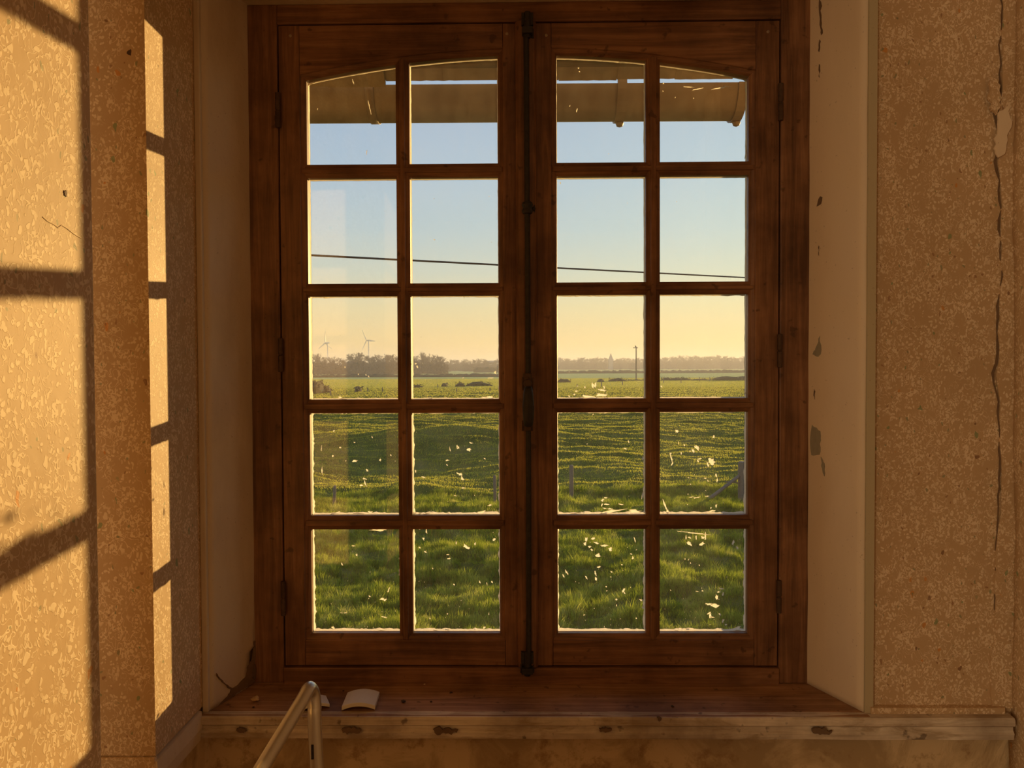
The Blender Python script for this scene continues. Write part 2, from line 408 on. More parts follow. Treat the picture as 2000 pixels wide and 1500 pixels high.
struct(xz_sheet(poly, 1.3755, .003, 'corner_crack_shade', M['crack']))  # dark strip, its brown paints the crack's shadow along the ragged corner

# reveals (painted cheeks of the window recess), ragged where they meet the frame
def reveal(name, xa, ya, xb, yb, z0, z1, mat, jag, nz=120, th=.004):
    # (xa, ya) at frame, (xb, yb) at room side
    mb = MB(); rs = []
    dx, dy = xb-xa, yb-ya; ln = math.hypot(dx, dy); ux, uy = dx/ln, dy/ln; nx, ny = (-uy, ux)
    if nx * (1 if xa < 0 else -1) < 0: nx, ny = -nx, -ny
    vs = []; fs = []; nu = 8
    for j in range(nz+1):
        z = z0+(z1-z0)*j/nz
        jg = jag(z)
        for i in range(nu+1):
            s = jg + (ln - jg)*i/nu
            wob = .0012*noise.noise(Vector((s*20, z*9, 1)))
            vs.append((xa+ux*s+nx*(th+wob), ya+uy*s+ny*(th+wob), z))
    for j in range(nz):
        for i in range(nu):
            a = j*(nu+1)+i; fs.append((a, a+1, a+nu+2, a+nu+1))
    mb.add(vs, fs); o = mb.build(name, mat, smooth=True)
    s = o.modifiers.new('s', 'SOLIDIFY'); s.thickness = .0035; s.offset = 0; return struct(o)
jl = lambda z: -.010 + .004*noise.noise(Vector((0, 0, z*14))) + .002*noise.noise(Vector((0, 0, z*60)))
def jl2(z):
    b = jl(z)
    if z < 1.06: b += .012*max(0, (1.06-z)/.12)**1.0*(1+.5*noise.noise(Vector((0, 3, z*40)))) + (.02 if z < .95 else 0)
    return b
reveal('trim_1', XL, 1.5, -.574, 1.372, ZS, ZT+.02, M['cream_old'], jl2)
reveal('trim_2', XR, 1.5, .612, 1.372, ZS, ZT+.02, M['cream'], lambda z: -.012+.003*noise.noise(Vector((5, 0, z*14)))+.0015*noise.noise(Vector((0, 0, z*70))))
# narrow casing strips closing the reveals towards the room
struct(MB().box((.6085, 1.366, ZS), (.6235, 1.385, 2.6)).build('trim_6', paint('casing_strip_paint', (.50, .42, .27), bs=.2)))
struct(MB().box((-.580, 1.362, ZS), (-.569, 1.380, 2.6)).build('trim_7', M['cream_old'], bevel=.002))
# peeled places on the right cheek
def on_reveal(px, py, side=1):
    a, bb = (Vector((XR, 1.5)), Vector((.612, 1.372))) if side > 0 else (Vector((XL, 1.5)), Vector((-.574, 1.372)))
    d = ray(px, py); dx, dy = bb - a
    # solve EYE + t d on the cheek plane
    t = (a.x*dy - a.y*dx) / (d.x*dy - d.y*dx)
    return EYE + d*t
def cheek_patch(pix, name, mat, label, side=1, off=.0068, rag=True):
    pts = [on_reveal(x, y, side) for x, y in (ragged_patch(pix, 4, .25) if rag else pix)]
    nrm = Vector((-.915*side, -.40, 0)).normalized()
    mb = MB().rings([[p + nrm*(off-.003) for p in pts], [p + nrm*off for p in pts]])
    return tag(mb.build(name, mat), label, 'peeled paint')
cheek_patch([(1607, 656), (1608, 692), (1603, 697), (1592, 692), (1598, 680)], 'peeled_paint_patch', M['grey_plaster'], 'grey triangular peeled patch on the cream right window cheek')
cheek_patch([(1591, 830), (1607, 842), (1608, 860), (1605, 888), (1590, 889)], 'peeled_paint_patch', M['grey_plaster'], 'largest grey peeled patch on the cream right window cheek')
cheek_patch([(1608, 892), (1615, 905), (1615, 930), (1611, 915)], 'peeled_paint_crack', M['grey_plaster'], 'short slanting peeled crack under the largest grey patch')
cheek_patch([(1605, 0), (1608, 4), (1609, 40), (1612, 66), (1609, 70), (1606, 50)], 'peeled_paint_crack', M['crack'], 'long thin crack at the top of the right window cheek')
cheek_patch([(1606, 78), (1608, 82), (1605, 103), (1603, 100)], 'peeled_paint_crack', M['crack'], 'short crack just under the long top crack')
cheek_patch([(1605, 126), (1607, 128), (1606, 153), (1604, 150)], 'peeled_paint_crack', M['crack'], 'third crack from the top of the right window cheek')
cheek_patch([(1607, 384), (1611, 386), (1609, 398), (1600, 404)], 'peeled_paint_crack', M['crack'], 'small hooked crack halfway up the right window cheek')
cheek_patch([(1604, 480), (1605, 482), (1604.5, 500), (1603.5, 498)], 'peeled_paint_crack', M['crack'], 'hairline crack between the hooked crack and grey triangle')
cheek_patch([(1595, 760), (1597, 765), (1596, 780), (1594, 770)], 'peeled_paint_crack', M['crack'], 'tiny crack between the two grey peeled patches')
# broken plaster foot of the left cheek
cheek_patch([(417, 1318), (428, 1330), (437, 1338), (446, 1346), (440, 1358), (430, 1368), (416, 1383), (412, 1392), (440, 1372), (462, 1350), (478, 1340), (492, 1330), (494, 1250), (490, 1252), (487, 1290), (478, 1302), (474, 1322), (460, 1336), (449, 1343), (436, 1335), (424, 1325)], 'broken_plaster_edge', M['dark_plaster'], 'brown broken plaster at the foot of the left window cheek', -1, .0072)
cheek_patch([(491, 1296), (494, 1310), (492, 1326), (487, 1322), (488, 1305)], 'dark_plaster_hole', M['crack'], 'small dark hole beside the frame low on the left cheek', -1, .0085)
cheek_patch([(417, 1314), (424, 1324), (432, 1332), (444, 1343), (442.5, 1344), (431, 1333), (422, 1325)], 'peeled_paint_crack', M['dark_plaster'], 'diagonal dark crack low on the left window cheek', -1, .0085)

# ------------------------------------------------------------------ sill
SY = 1.345
sill = MB()
sill.box((-.584, SY+.006, ZS-.012), (.612, 1.50, ZS))
so1 = sill.build('trim_3', M['sill'], bevel=.001); struct(so1)
prof = [(SY+.022, ZS+.0006), (SY+.003, ZS-.0005), (SY, ZS-.004), (SY, ZS-.014), (SY+.006, ZS-.018), (SY+.006, ZS-.024), (SY+.002, ZS-.029), (SY+.004, ZS-.040), (SY+.05, ZS-.040), (SY+.05, ZS-.014)]
rs = []
for i in range(61):
    x = -.586 + (.862+.586)*i/60; k = .0012*noise.noise(Vector((x*9, 2, 0)))
    rs.append([(x, y+k, z+k*.6) for y, z in prof])
struct(MB().rings(rs).build('trim_8', M['sill_edge'], smooth=False))
# ledge on the wallpapered side, right
struct(MB().box((.618, 1.362, ZS-.001), (.855, 1.378, ZS+.011)).build('trim_9', M['paper'], bevel=.001))
# ledge running back along the left return
struct(MB().rings([[(LX+.001, 1.35, ZS-.045), (LX+.006, 1.35, ZS-.02), (LX+.004, 1.35, ZS+.008), (LX-.01, 1.35, ZS+.010), (LX-.01, 1.35, ZS-.045)],
                   [(LX+.001, ys-.004, ZS-.045), (LX+.006, ys-.004, ZS-.02), (LX+.004, ys-.004, ZS+.004), (LX-.01, ys-.004, ZS+.006), (LX-.01, ys-.004, ZS-.045)]]).build('trim_10', M['cream_old']))
struct(MB().box((-1.3, ys-.006, ZS-.05), (LX+.001, ys+.004, ZS+.010)).build('trim_11', M['paper'], bevel=.002))

# rusty scars on the sill edge
for px0, px1, yy, lb in ((462, 482, 1426, 'dark knot on the sill edge left of the metal tube'), (667, 706, 1427, 'rusty hole in the sill edge below the curved white plate'),
                     (846, 895, 1427, 'rusty scar on the sill edge right of the rusty hole'), (1170, 1195, 1425, 'dark scar on the sill edge under the right casement'), (1283, 1292, 1404, 'small dark spot on the sill edge under the right casement'),
                     (1585, 1625, 1428, 'rusty scar on the sill edge near its right end')):
    a = PY(px0, yy-5, SY); c2 = PY(px1, yy+5, SY)
    pp = ragged_patch([(a.x, a.z-.002), ((a.x+c2.x)/2, a.z), (c2.x, a.z-.003), (c2.x-.002, c2.z+.002), ((a.x+c2.x)/2, c2.z), (a.x+.003, c2.z+.001)], 4, .8)
    tag(xz_sheet(pp, SY+.003, .005, 'rusty_scar', M['crack']), lb, 'rust spot')

# ------------------------------------------------------------------ window
win = empty('window_1', (0.01, 1.5, ZS)); struct(win)
def P(o):                       # parent keeping world coordinates
    o.parent = win; o.matrix_parent_inverse = Matrix.Translation(-win.location); return o
def sub(o, par):
    o.parent = par; o.matrix_parent_inverse = Matrix.Identity(4)
    return o
YF = 1.493
fr_ = MB()
JL, JR, JT, JB = -.4705, .4955, 2.1605, .9115
def wavebox(mb, a, b, axis, n=30, amp=.0008):
    x0, y0, z0 = a; x1, y1, z1 = b; rs = []
    for i in range(n+1):
        t = i/n
        if axis == 'Z':
            z = z0+(z1-z0)*t; k = amp*noise.noise(Vector((x0*9, 1, z*6)))
            rs.append([(x0+k, y0, z), (x1+k, y0, z), (x1+k, y1, z), (x0+k, y1, z)])
        else:
            x = x0+(x1-x0)*t; k = amp*noise.noise(Vector((x*6, 1, z0*9)))
            rs.append([(x, y0, z0+k), (x, y1, z0+k), (x, y1, z1+k), (x, y0, z1+k)])
    mb.rings(rs)
fv = MB(); wavebox(fv, (XL-.004, YF, ZS), (JL-.0022, 1.575, 2.2), 'Z'); wavebox(fv, (JR+.0022, YF, ZS), (XR+.006, 1.575, 2.2), 'Z')
fw = P(fv.build('frame_upright', M['wood_v'], bevel=.002))
fh = MB(); wavebox(fh, (JL-.0022, YF, JT+.0025), (JR+.0022, 1.575, 2.2), 'X'); wavebox(fh, (JL-.0022, YF-.004, ZS-.002), (JR+.0022, 1.575, JB-.0025), 'X')
P(fh.build('frame_rail', M['wood_h'], bevel=.002))
# back rebate closing the joint
rb = MB(); rb.box((JL-.01, 1.535, ZS), (JL+.006, 1.573, 2.19)); rb.box((JR-.006, 1.535, ZS), (JR+.01, 1.573, 2.19))
rb.box((JL, 1.535, JT-.006), (JR, 1.573, JT+.01)); rb.box((JL, 1.535, JB-.01), (JR, 1.573, JB+.006))
P(rb.build('frame_rebate', M['gap']))

YA, YB, YC, YG, YO = 1.4965, 1.507, 1.515, 1.520, 1.543
CX = .0105
def arch(x): return 2.1035 - .243*(x-CX)**2
def stile(mb, xo, xs, z0, z1, zfun=None):      # xo outer edge, xs sight edge
    s = 1 if xs > xo else -1
    pr = [(xo, YA), (xs-s*.011, YA), (xs-s*.010, YA+.004), (xs-s*.004, YA+.006), (xs, YB), (xs, YG), (xs-s*.008, YG), (xs-s*.008, YO), (xo, YO)]
    mb.rings([[(x, y, z0) for x, y in pr], [(x, y, z1) for x, y in pr]])
def rail(mb, zo, zs, x0, x1, n=1, f=None):
    rs = []
    for i in range(n+1):
        x = x0+(x1-x0)*i/n; z = f(x) if f else zs; s = 1 if z > zo else -1
        pr = [(YA, zo), (YA, z-s*.011), (YA+.004, z-s*.010), (YA+.006, z-s*.004), (YB, z), (YG, z), (YG, z-s*.008), (YO, z-s*.008), (YO, zo)]
        rs.append([(x, y, zz) for y, zz in pr])
    mb.rings(rs)
def bar_prof(a, b, YA=YA):
    return [(a, YB), (a+.004, YA+.007), (a+.008, YA+.005), (a+.009, YA+.001), (b-.009, YA+.001), (b-.008, YA+.005), (b-.004, YA+.007), (b, YB), (b, YG), (b-.008, YG), (b-.008, YO), (a+.008, YO), (a+.008, YG), (a, YG)]
ROWS = [(1.8955, None), (1.663, 1.869), (1.4355, 1.6385), (1.206, 1.4085), (.972, 1.1785)]
def make_sash(xo0, xs0, bv, xs1, xo1, side):
    # xs0..bv0 | bv1..xs1 are the two columns of panes
    st = MB(); stile(st, xo0, xs0, JB, JT); stile(st, xo1, xs1, JB, JT)
    sa = P(st.build('sash', M['wood_v'], bevel=.0006))
    def sb(o): o.parent = sa; return o
    rt = MB(); rail(rt, JT-.0004, 0, xs0-.010*1, xs1+.010, 24, arch); sb(rt.build('top_rail', M['wood_h']))
    r2 = MB(); rail(r2, JB+.0004, .972, xs0-.010, xs1+.010); sb(r2.build('bottom_rail', M['wood_h'], bevel=.0006))
    pr = bar_prof(*bv); k = .012
    vb = MB(); vb.rings([[(x, y, .962) for x, y in pr], [(x, y, arch((bv[0]+bv[1])/2)+.006) for x, y in pr]]); sb(vb.build('glazing_bar', M['wood_v'], bevel=.0005))
    for i in range(4):
        za, zb = ROWS[i+1][1], ROWS[i][0]
        pr = bar_prof(za, zb, YA+.0013)
        hb = MB(); hb.rings([[(xs0-.008, y, z) for z, y in pr], [(xs1+.008, y, z) for z, y in pr]]); sb(hb.build('glazing_bar', M['wood_h'], bevel=.0005))
    for ci, (xa, xb) in enumerate(((xs0, bv[0]), (bv[1], xs1))):
        for ri, (zb, zt) in enumerate(ROWS):
            col = ci + (0 if side < 0 else 2)
            g = .0065
            if zt is None:
                nn = 8
                xsamp = [xa-g+(xb-xa+2*g)*i/nn for i in range(nn+1)]
                ol = [(xa-g, zb-g), (xb+g, zb-g)] + [(x, arch(x)+g) for x in xsamp[::-1]]
            else: ol = [(xa-g, zb-g), (xb+g, zb-g), (xb+g, zt+g), (xa-g, zt+g)]
            sb(MB().rings([[(x, YG+.0005, z) for x, z in ol], [(x, YG+.0035, z) for x, z in ol]]).build('pane', M['glass']))
            # putty fillet outside the glass, ragged towards the middle of the pane
            sm = []
            def edge(p, q, n):
                for i in range(n): sm.append((p[0]+(q[0]-p[0])*i/n, p[1]+(q[1]-p[1])*i/n))
            o2 = .0075
            if zt is None:
                edge((xa, zb), (xb, zb), 40); edge((xb, zb), (xb, arch(xb)), 34)
                for i in range(40):
                    x = xb+(xa-xb)*i/40; sm.append((x, arch(x)))
                edge((xa, arch(xa)), (xa, zb), 34)
                cz = (zb+2.09)/2
            else:
                edge((xa, zb), (xb, zb), 44); edge((xb, zb), (xb, zt), 50); edge((xb, zt), (xa, zt), 44); edge((xa, zt), (xa, zb), 50)
                cz = (zb+zt)/2
            cx = (xa+xb)/2; dirt = [.5, .45, 1.0, 1.7, 2.2][ri]
            R_in, R_o1, R_o2 = [], [], []
            for (x, z) in sm:
                hx, hz = (xb-xa)/2, ((zt or 2.09)-zb)/2
                ex = min(1, abs(x-cx)/hx); ez = min(1, abs(z-cz)/hz)
                sgx = -1 if x > cx else 1; sgz = -1 if z > cz else 1
                onv = ex > .995; onh = not onv or ez > .96
                nn1 = noise.noise(Vector((x*60, z*60, col*7+ri))); nn2 = noise.noise(Vector((x*220, z*220, 5)))
                nn3 = noise.noise(Vector((x*600, z*600, 8)))
                ins = .0011 + dirt*.0015*max(0, nn1+.15) + dirt*.0016*max(0, nn2-.1) + dirt*.0008*max(0, nn3)
                if z < cz and not onv: ins += .0005*dirt
                dx = sgx*ins if onv else 0; dz = sgz*ins if onh else 0
                R_in.append((x+dx, YG+.0036, z+dz))
                ox = -sgx*o2 if onv else 0; oz = -sgz*o2 if (onh and (not onv or ez > .995)) else 0
                R_o1.append((x+dx, YG+.0048, z+dz)); R_o2.append((x+ox, YO-.001, z+oz)); 
            R_b = [(p[0], YG+.0036, p[2]) for p in R_o2]
            n_ = len(sm); mb = MB(); mb.v = R_in+R_o1+R_o2+R_b
            for r in range(3):
                for i in range(n_):
                    j = (i+1) % n_; a, b_ = r*n_, ((r+1) % 4)*n_
                    mb.f.append([a+i, a+j, b_+j, b_+i])
            sb(mb.build('putty', M['putty']))
    return sa, sb
sashL, sbL = make_sash(JL, -.420, (-.2455, -.2190), -.0465, -.0085, -1)
sashR, sbR = make_sash(.0245, .0678, (.2410, .2685), .4400, JR, 1)
# meeting batten with its rounded face
bt = MB(); pr = [(-.0125, 1.4965), (-.0115, 1.488), (-.007, 1.4835), (.002, 1.4815), (.016, 1.4815), (.024, 1.4835), (.0275, 1.488), (.0285, 1.4965)]
bt.rings([[(x, y, JB+.001) for x, y in pr], [(x, y, JT-.001) for x, y in pr]])
P(bt.build('meeting_batten', M['wood_v'], bevel=.0006))
P(MB().box((-.006, 1.50, JB), (.0240, 1.552, JT)).build('meeting_stile_tongue', M['gap']))
# hinges
for i, (hx, zs_) in enumerate(((JL-.001, ((548, 180, 250), (553, 660, 727), (556, 1135, 1203))), (JR+.001, ((1521, 162, 236), (1518, 652, 718), (1519, 1133, 1198))))):
    for px, ya, yb in zs_:
        z1_, z0_ = PY(px, ya, 1.49).z, PY(px, yb, 1.49).z; h = z1_-z0_
        hm = MB().lathe([(.001, 0), (.005, .001), (.0052, h*.47), (.0035, h*.49), (.0035, h*.51), (.0052, h*.53), (.005, h-.001), (.001, h)], (hx, 1.4905, z0_), 10)
        o_ = hm.build('hinge', M['rust'], smooth=True); o_.parent = sashL if i == 0 else sashR
# peg heads in the sash corners
for px, py, s_ in ((567, 70, sashL), (990, 66, sashL), (1067, 69, sashR), (1500, 62, sashR)):
    p = PY(px, py, YA); o_ = MB().lathe([(.0008, -.0012), (.0028, -.0008), (.003, .001)], p, 9, 'Y').build('peg_head', M['putty']); o_.parent = s_
# espagnolette bolt: rod, top and bottom keepers, guide, handle
ex = PY(1031, 600, 1.475).x
def EP(o): return P(o)
rodm = MB(); zt_ = PY(1031, 40, 1.478).z; zb_ = PY(1033, 1312, 1.478).z
rodm.tube([(ex-.001, 1.4755, zb_), (ex, 1.4755, 1.2), (ex, 1.4755, 1.6), (ex-.0015, 1.4755, zt_)], .0052, 10)
esp = EP(rodm.build('espagnolette_bolt', M['iron'], smooth=True))
def es(o): o.parent = esp; o.matrix_parent_inverse = Matrix.Identity(4); return o
def keeper(py0, py1, px, wd, nm='bolt_keeper'):
    z1_, z0_ = PY(px, py0, 1.47).z, PY(px, py1, 1.47).z; x = PY(px, (py0+py1)/2, 1.47).x; zm = z0_+(z1_-z0_)*.42
    mb = MB(); mb.box((x-wd, 1.482, z0_), (x+wd, 1.497, zm)); mb.box((x-wd*.82, 1.464, z0_+.004), (x+wd*.82, 1.485, zm-.003))
    mb.box((x-wd*.9, 1.474, zm+.003), (x+wd*.9, 1.497, z1_)); mb.tube([(x, 1.4755, z0_-.002), (x, 1.4755, z1_+.001)], .0065, 10)
    return es(mb.build(nm, M['iron'], bevel=.0012))
keeper(22, 70, 1030, .0125); keeper(1276, 1320, 1030, .0135)
zg = PY(1030, 405, 1.47).z; gx = PY(1030, 405, 1.47).x
g_ = MB().lathe([(.002, -.012), (.009, -.011), (.011, -.006), (.0085, 0), (.011, .006), (.009, .011), (.002, .012)], (gx, 1.4755, zg), 14)
g_.box((gx-.015, 1.483, zg-.007), (gx+.015, 1.490, zg+.007)); g_.lathe([(.001, -.003), (.004, -.002), (.004, .003)], (gx+.0125, 1.483, zg), 8, 'Y')
es(g_.build('bolt_guide', M['iron'], bevel=.0006, smooth=True))
# handle
hz1, hz0 = PY(1030, 732, 1.455).z, PY(1030, 850, 1.455).z; hxc = PY(1031, 790, 1.45).x
hp = MB().box((hxc-.011, 1.470, hz1-.030), (hxc+.011, 1.490, hz1-.004)); hp.lathe([(.002, -.004), (.0085, -.002), (.010, .006), (.0085, .014), (.003, .016)], (hxc, 1.4755, hz1-.012), 12)
hp.lathe([(.001, -.004), (.0075, -.003), (.0085, .004), (.0085, .012)], (hxc, 1.462, hz1-.017), 12, 'Y')
hp.box((hxc-.0115, 1.480, hz0+.006), (hxc+.010, 1.490, hz0+.026)); hp.box((hxc-.008, 1.464, hz0+.008), (hxc+.006, 1.482, hz0+.022))
es(hp.build('handle_plate', M['rust'], bevel=.001))
hb_ = MB()
rs = []
for t, wx, wy, yo in ((0, .006, .004, 1.458), (.06, .008, .006, 1.4555), (.2, .0095, .0075, 1.452), (.5, .0112, .0085, 1.449), (.8, .0102, .0078, 1.451), (.95, .0085, .006, 1.453), (1, .005, .003, 1.455)):
    z = hz1-.022 + (hz0+.016-(hz1-.022))*t
    rs.append([(hxc+.0008+wx*math.cos(a), yo+wy*math.sin(a), z) for a in [2*PI*k/14 for k in range(14)]])
hb_.rings(rs); es(hb_.build('handle', M['iron'], smooth=True))

# paint drops and scraps on the panes  (px, py, w, h)
sp = {
 'L': [(628,876,2,12),(629,920,2,16),(693,900,9,5),(706,948,8,3),(714,945,3,10),(717,918,4,6),(727,854,3,4),(743,898,4,5),(764,889,3,3),(664,874,4,3),(652,842,3,4),(692,864,6,2),(675,900,3,2),(650,891,4,4),(712,935,7,3),
       (895,874,5,5),(916,878,8,8),(920,865,7,3),(879,878,2,8),(874,899,8,3),(898,926,9,5),(903,935,6,7),(827,932,7,3),(812,921,3,6),(905,953,9,2),(957,987,7,3),(940,1000,18,4),(810,1002,6,4),(820,1003,6,3),(947,896,5,3),(889,968,5,2),(893,872,3,5),(873,908,3,4),
       (690,1066,6,2),(697,1084,4,4),(668,1102,3,5),(747,1170,10,4),(752,1172,6,4),(750,1205,9,3),(759,1152,3,8),(667,1197,8,1.5),(676,1197,8,1.5),(650,1226,6,5),(740,1035,30,5),(722,1165,4,3),
       (911,1068,10,8),(833,1038,3,8),(827,1052,4,6),(820,1070,4,3),(831,1078,5,3),(875,1083,5,2),(877,1091,6,3),(891,1060,2,6),(928,1062,3,5),(937,1137,3,6),(887,1142,4,3),(961,1137,3,4),(965,1054,5,6),(845,1110,2,4),(874,1199,2,3),(955,1200,2,6),(840,1208,3,3),(946,1226,4,4),(951,1140,2,6),(873,1230,8,3),
       (655,1002,20,3),(700,1003,22,2),(722,1000,10,3),(832,1004,24,2),(722,1237,60,3),(872,1236,50,3),(665,776,9,4),(672,780,20,3),(812,710,4,3),(815,716,3,5),(968,728,4,6),(958,738,9,2),(840,778,7,3),(955,776,20,4),(674,717,3,4),(700,731,3,3),(715,732,2,4),(905,738,3,2),(720,735,3,3),
       (845,121,26,5),(690,160,2,8),(716,298,1.5,12),(722,210,2,20),(620,213,2,4),(885,92+30,2,2),(906,579,1,12),(849,468,3,2),(939,627,2,2)],
 'R': [(1174,771,18,6),(1150,775,28,5),(1176,762,12,4),(1158,752,5,9),(1163,752,4,10),(1142,756,3,4),(1122,770,5,3),(1112,774,4,4),(1126,764,5,3),(1184,778,8,5),(1180,756,3,6),(1137,777,14,3),(1128,754,3,2),
       (1222,876,6,3),(1159,809,4,2),(1183,972,9,3),(1177,977,5,5),(1185,985,10,3),(1213,985,12,2),(1192,994,8,3),(1176,986,3,6),(1182,993,6,2),(1147,867,2,2),(1190,1000,60,5),(1240,999,26,6),(1120,1004,50,3),(1228,862,2,6),(1256,895,4,7),(1255,968,3,12),
       (1322,842,7,6),(1361,874,7,10),(1354,881,4,8),(1394,853,3,7),(1390,902,12,12),(1383,908,4,9),(1311,893,3,15),(1313,906,3,8),(1325,865,2,6),(1337,869,3,4),(1331,885,3,5),(1348,881,2,4),(1366,896,7,3),(1363,900,4,4),(1345,933,4,2),(1378,934,5,2),(1383,939,3,4),(1349,946,2,2),(1399,928,4,6),(1401,938,3,6),(1360,972,14,2),(1382,969,8,2),(1399,988,3,6),(1391,998,12,3),(1389,992,3,3),(1413,982,2,2),(1344,965,2,2),(1300,989,4,22),(1304,1000,5,8),(1350,971,8,2),(1310,885,3,3),
       (1145,1054,4,9),(1158,1052,6,5),(1165,1060,8,4),(1180,1066,12,4),(1192,1072,8,7),(1152,1068,6,5),(1156,1074,5,4),(1168,1085,9,7),(1143,1062,5,6),(1170,1108,8,4),(1163,1120,3,10),(1164,1130,4,6),(1145,1128,3,7),(1195,1117,4,3),(1193,1127,3,2),(1218,1154,4,8),(1220,1158,3,4),(1204,1171,4,3),(1204,1182,3,4),(1184,1146,3,3),(1185,1154,3,2),(1236,1090,3,6),(1233,1082,6,3),(1215,1103,3,3),(1106,1117,3,9),(1101,1125,3,6),(1109,1120,2,7),(1252,1172,7,4),(1256,1186,3,5),(1141,1201,3,3),(1243,1208,2,3),(1232,1147,2,2),(1240,1054,3,10),
       (1397,1182,14,8),(1385,1180,14,4),(1400,1166,5,10),(1404,1156,7,3),(1409,1150,8,3),(1388,1203,4,10),(1385,1198,7,4),(1390,1205,10,2),(1406,1200,4,5),(1412,1213,5,6),(1418,1220,5,3),(1362,1155,6,2),(1372,1154,4,2),(1310,1153,2,3),(1412,1160,3,8),(1347,1050,7,3),(1347,1062,9,7),(1373,1050,8,4),(1372,1062,9,6),(1360,1050,2,10),(1378,1048,3,14),(1340,1050,2,9),(1355,1041,50,2.5),(1345,1236,50,3),(1430,1234,30,3),(1343,1229,9,3),(1440,1226,12,4),(1345,1093,2,3),(1338,1092,2,3),(1349,1100,2,4),(1366,1104,1.5,3),(1432,1060,4,10),(1440,1070,4,6),
       (1130,133,3,3),(1132,140,3,2),(1113,207,2,4),(1127,215,2,8),(1165,110+5,40,3),(1225,118,30,6),(1348,170,18,1.5),(1362,174,22,2),(1405,172,26,3),(1420,169,16,1.5),(1355,192,2,2),(1319,190,2,3),(1296,163,3,3),(1295,178,2,3),(1262,210,3,14),(1464,190,3,30),(1460,290,3,40),(1094,358,2,5),(1458,768,8,7),(1292,755,3,4),(1289,726,2,3),(1462,742,2,4)]}
def film(mb, pts, cx_, cz_):     # a thin domed film of dried paint stuck to the glass
    a = [(x, YG+.0004, z) for x, z in pts]; b = [(cx_+(x-cx_)*.7, YG-.0004, cz_+(z-cz_)*.7) for x, z in pts]; n_ = len(pts)
    mb.add(a+b, [(i, (i+1) % n_, n_+(i+1) % n_, n_+i) for i in range(n_)] + [tuple(range(n_, 2*n_))])
for key, sa in (('L', sashL), ('R', sashR)):
    mb = MB()
    for (px, py, w_, h_) in sp[key]:
        c_ = PY(px, py, YG); k = 1.53/1500*.62; n_ = 13 if w_*h_ > 12 else 7
        ph = random.random()*6
        pts = []
        sk = random.uniform(-.5, .5)
        for i in range(n_):
            a = 2*PI*i/n_; r_ = .45 + .75*random.random()
            u_, v_ = math.cos(a)*w_*k*r_, math.sin(a)*h_*k*r_
            pts.append((c_.x+u_+sk*v_*.7, c_.z+v_+sk*u_*.5))
        film(mb, pts, c_.x, c_.z)
    # fine specks, thicker low down
    for i in range(330):
        lo = key == 'L'
        x = random.uniform(-.415, -.05) if lo else random.uniform(.072, .435)
        z = .975 + .95*random.random()**2.2; r_ = .00025+.0006*random.random()**3
        pts = [(x+math.cos(a)*r_*random.uniform(.7, 1.3), z+math.sin(a)*r_*random.uniform(.7, 1.8)) for a in (0, 1.25, 2.5, 3.8, 5)]
        film(mb, pts, x, z)
    o_ = mb.build('paint_spatter', M['splash']); o_.parent = sa; o_['kind'] = 'stuff'

# ------------------------------------------------------------------ things on the sill
def curved_plate(name, label, cx_, cy_, wdt, dep, rise, rz, th=.006, tilt=0):
    mb = MB(); rs = []
    for i in range(13):
        t = -1+2*i/12; x = t*wdt/2; z = rise*(1-t*t)
        rs.append([(x, -dep/2, z), (x, dep/2, z), (x, dep/2, z+th), (x, -dep/2, z+th)])
    mb.rings(rs); o = mb.build(name, M['ceramic'], bevel=.0008, smooth=False)
    o.location = (cx_, cy_, ZS+.0008); o.rotation_euler = (tilt, 0, rz); return tag(o, label, 'ceramic piece', 'curved white pieces on the sill')
q = PZ(706, 1372, ZS)
curved_plate('curved_plate', 'curved white matte plate lying arched on the brown sill, fully in view', q.x, q.y-.004, .060, .060, .0065, .05, .0075)
q = PZ(612, 1378, ZS)
curved_plate('curved_plate', 'white plate piece half hidden behind the bent metal tube', q.x-.001, q.y-.002, .056, .040, .006, .42)
def lump(name, mat, label, cat, px, py, r, n=1):
    bm = bmesh.new(); bmesh.ops.create_icosphere(bm, subdivisions=2, radius=r)
    for v_ in bm.verts: v_.co *= .7+.6*noise.noise(v_.co*900 + Vector((px, 0, 0)))+.1; v_.co.z *= .6
    zmin = min(v_.co.z for v_ in bm.verts)
    me = bpy.data.meshes.new(name); bm.to_mesh(me); bm.free(); me.materials.append(mat)
    p = PZ(px, py, ZS+r*.3); o = bpy.data.objects.new(name, me); C.objects.link(o); o.location = (p.x, p.y, ZS-zmin+.0003); return tag(o, label, cat)
lump('plaster_crumb', M['crumb'], 'ochre crumb of plaster on the left end of the sill', 'crumb', 499, 1368, .0085)
lump('dark_crumb', M['bug'], 'tiny dark crumb just in front of the ochre crumb', 'crumb', 495, 1382, .0025)
lump('dark_crumb', M['bug'], 'dark dead insect on the sill right of the curved plate', 'insect', 788, 1371, .005)
lump('dark_crumb', M['bug'], 'small dark speck on the sill below the bolt', 'crumb', 842, 1371, .0025)
lump('dark_crumb', M['bug'], 'small dark speck further back on the sill left of centre', 'crumb', 881, 1353, .003)
lump('dark_crumb', M['bug'], 'dark speck on the sill right of centre near its edge', 'crumb', 1313, 1380, .003)
lump('dark_crumb', M['bug'], 'dark speck behind the curved white plate', 'crumb', 671, 1350, .002)
lump('white_crumb', M['putty'], 'tiny white crumb on the sill at the frame foot', 'crumb', 829, 1337, .002)

